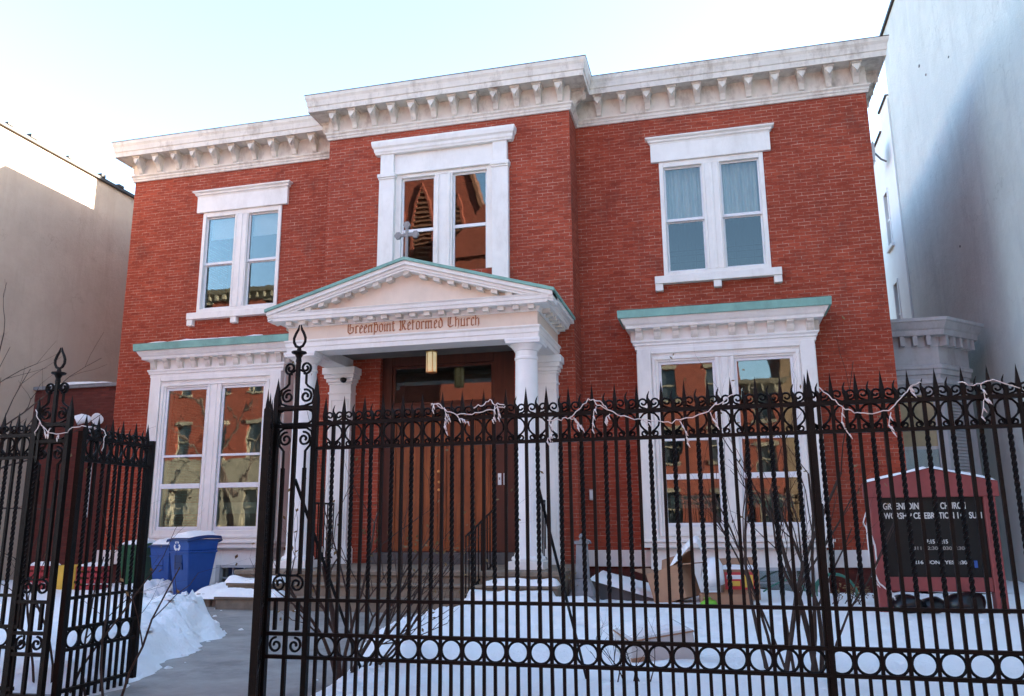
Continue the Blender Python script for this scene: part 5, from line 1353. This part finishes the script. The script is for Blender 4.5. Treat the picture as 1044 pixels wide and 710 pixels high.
shrub('bare_shrub', 'tangled bare shrub with a few dry leaves right of the right gate post', 'shrub',
      [((-3.15, 6.6, 0), (.12, 0, 1), 1.0, .034), ((-3.08, 6.65, 0), (.45, .05, 1), 1.05, .022), ((-3.2, 6.7, 0), (-.25, 0, 1), .95, .020), ((-3.05, 6.7, 0), (.75, .1, .9), .95, .016), ((-3.0, 6.75, 0), (.55, .2, .9), 1.25, .012), ((-3.1, 6.75, 0), (.15, .2, 1), 1.5, .012), ((-3.05, 6.6, 0), (.65, 0, .8), 1.1, .012), ((-2.95, 6.65, 0), (.3, .1, 1), 1.1, .011), ((-3.12, 6.62, 0), (.2, -.1, 1), 1.35, .018), ((-3.1, 6.7, 0), (.35, .2, 1), 1.4, .014), ((-3.0, 6.7, 0), (.9, .1, .7), .8, .014)], 11, 150, 3, 'bare shrubs behind the fence', spread=.42)
shrub('bare_shrub', 'tall bare many stemmed shrub in front of the right bay', 'shrub',
      [((.42, 7.1, .1), (-.04, 0, 1), 1.7, .022), ((.30, 7.1, .1), (-.12, 0, 1), 1.45, .018), ((.66, 7.15, .1), (.18, .1, 1), 1.5, .026), ((.62, 7.1, .1), (.02, 0, 1), 1.6, .018), ((.5, 7.2, .1), (-.28, 0, 1), 1.3, .014), ((.7, 7.2, .1), (.36, .05, 1), 1.35, .020), ((.36, 7.2, .1), (.05, 0, 1), 1.5, .014), ((.56, 7.2, .1), (.1, 0, 1), 1.5, .012), ((.45, 7.25, .1), (-.05, 0, 1), 1.6, .011), ((.74, 7.2, .1), (.25, 0, 1), 1.4, .011), ((.28, 7.2, .1), (-.2, 0, 1), 1.3, .010)], 23, 60, 3, 'bare shrubs behind the fence', spread=.36)
shrub('bare_shrub', 'low bare twigs poking from the snow behind the middle of the fence', 'shrub',
      [((-.95+.06*i, 6.55, .1), (random.uniform(-.5, .5), .1, 1), .34, .007) for i in range(7)], 31, 0, 2, 'bare shrubs behind the fence')
shrub('bare_shrub', 'thin bare vine twigs growing through the left gate post', 'shrub',
      [((-5.35+.16*i, 5.75, .0), (random.uniform(-.35, .35), .05, 1), 1.15, .011) for i in range(6)], 47, 30, 3, 'bare shrubs behind the fence')
shrub('dead_plant', 'brown clump of dead plants in the snow near the hose', 'plant',
      [((1.45+.09*i, 13.0, .08), (random.uniform(-.8, .8), random.uniform(-.4, .2), .7), .26, .010) for i in range(6)], 59, 120, 2)
shrub('dead_plant', 'dark leafy sprig beside the grey stone post', 'plant',
      [((-2.42+.03*i, 12.7, .2), (random.uniform(-.5, .5), random.uniform(-.4, .2), .9), .28, .008) for i in range(5)], 63, 50, 2)
shrub('bare_tree', 'bare tree with thin branches over the left end of the fence', 'tree',
      [((-9.35, 8.2, 0), (.0, .02, 1), 2.6, .06), ((-9.33, 8.2, 1.7), (.85, .0, .35), 1.75, .020), ((-9.33, 8.2, 2.0), (.8, -.1, .45), 1.7, .017), ((-9.33, 8.2, 2.4), (.7, .05, .7), 1.5, .016), ((-9.33, 8.2, 1.45), (.9, .0, .12), 1.6, .014)], 71, 0, 2, spread=.36)
shrub('street_tree', 'bare street tree across the street mirrored in the left bay', 'tree',
      [((-27.5, -12.6, 0), (.02, 0, 1), 9, .22), ((-27.5, -12.6, 3), (.5, .1, .9), 4.5, .09), ((-27.5, -12.6, 3), (-.5, .1, .9), 4.5, .09)], 83, 0, 4, spread=.5)

# rename meshes' helper leftovers
for o in list(bpy.data.objects):
    if o.name.startswith('tmp'): o.name = 'part'
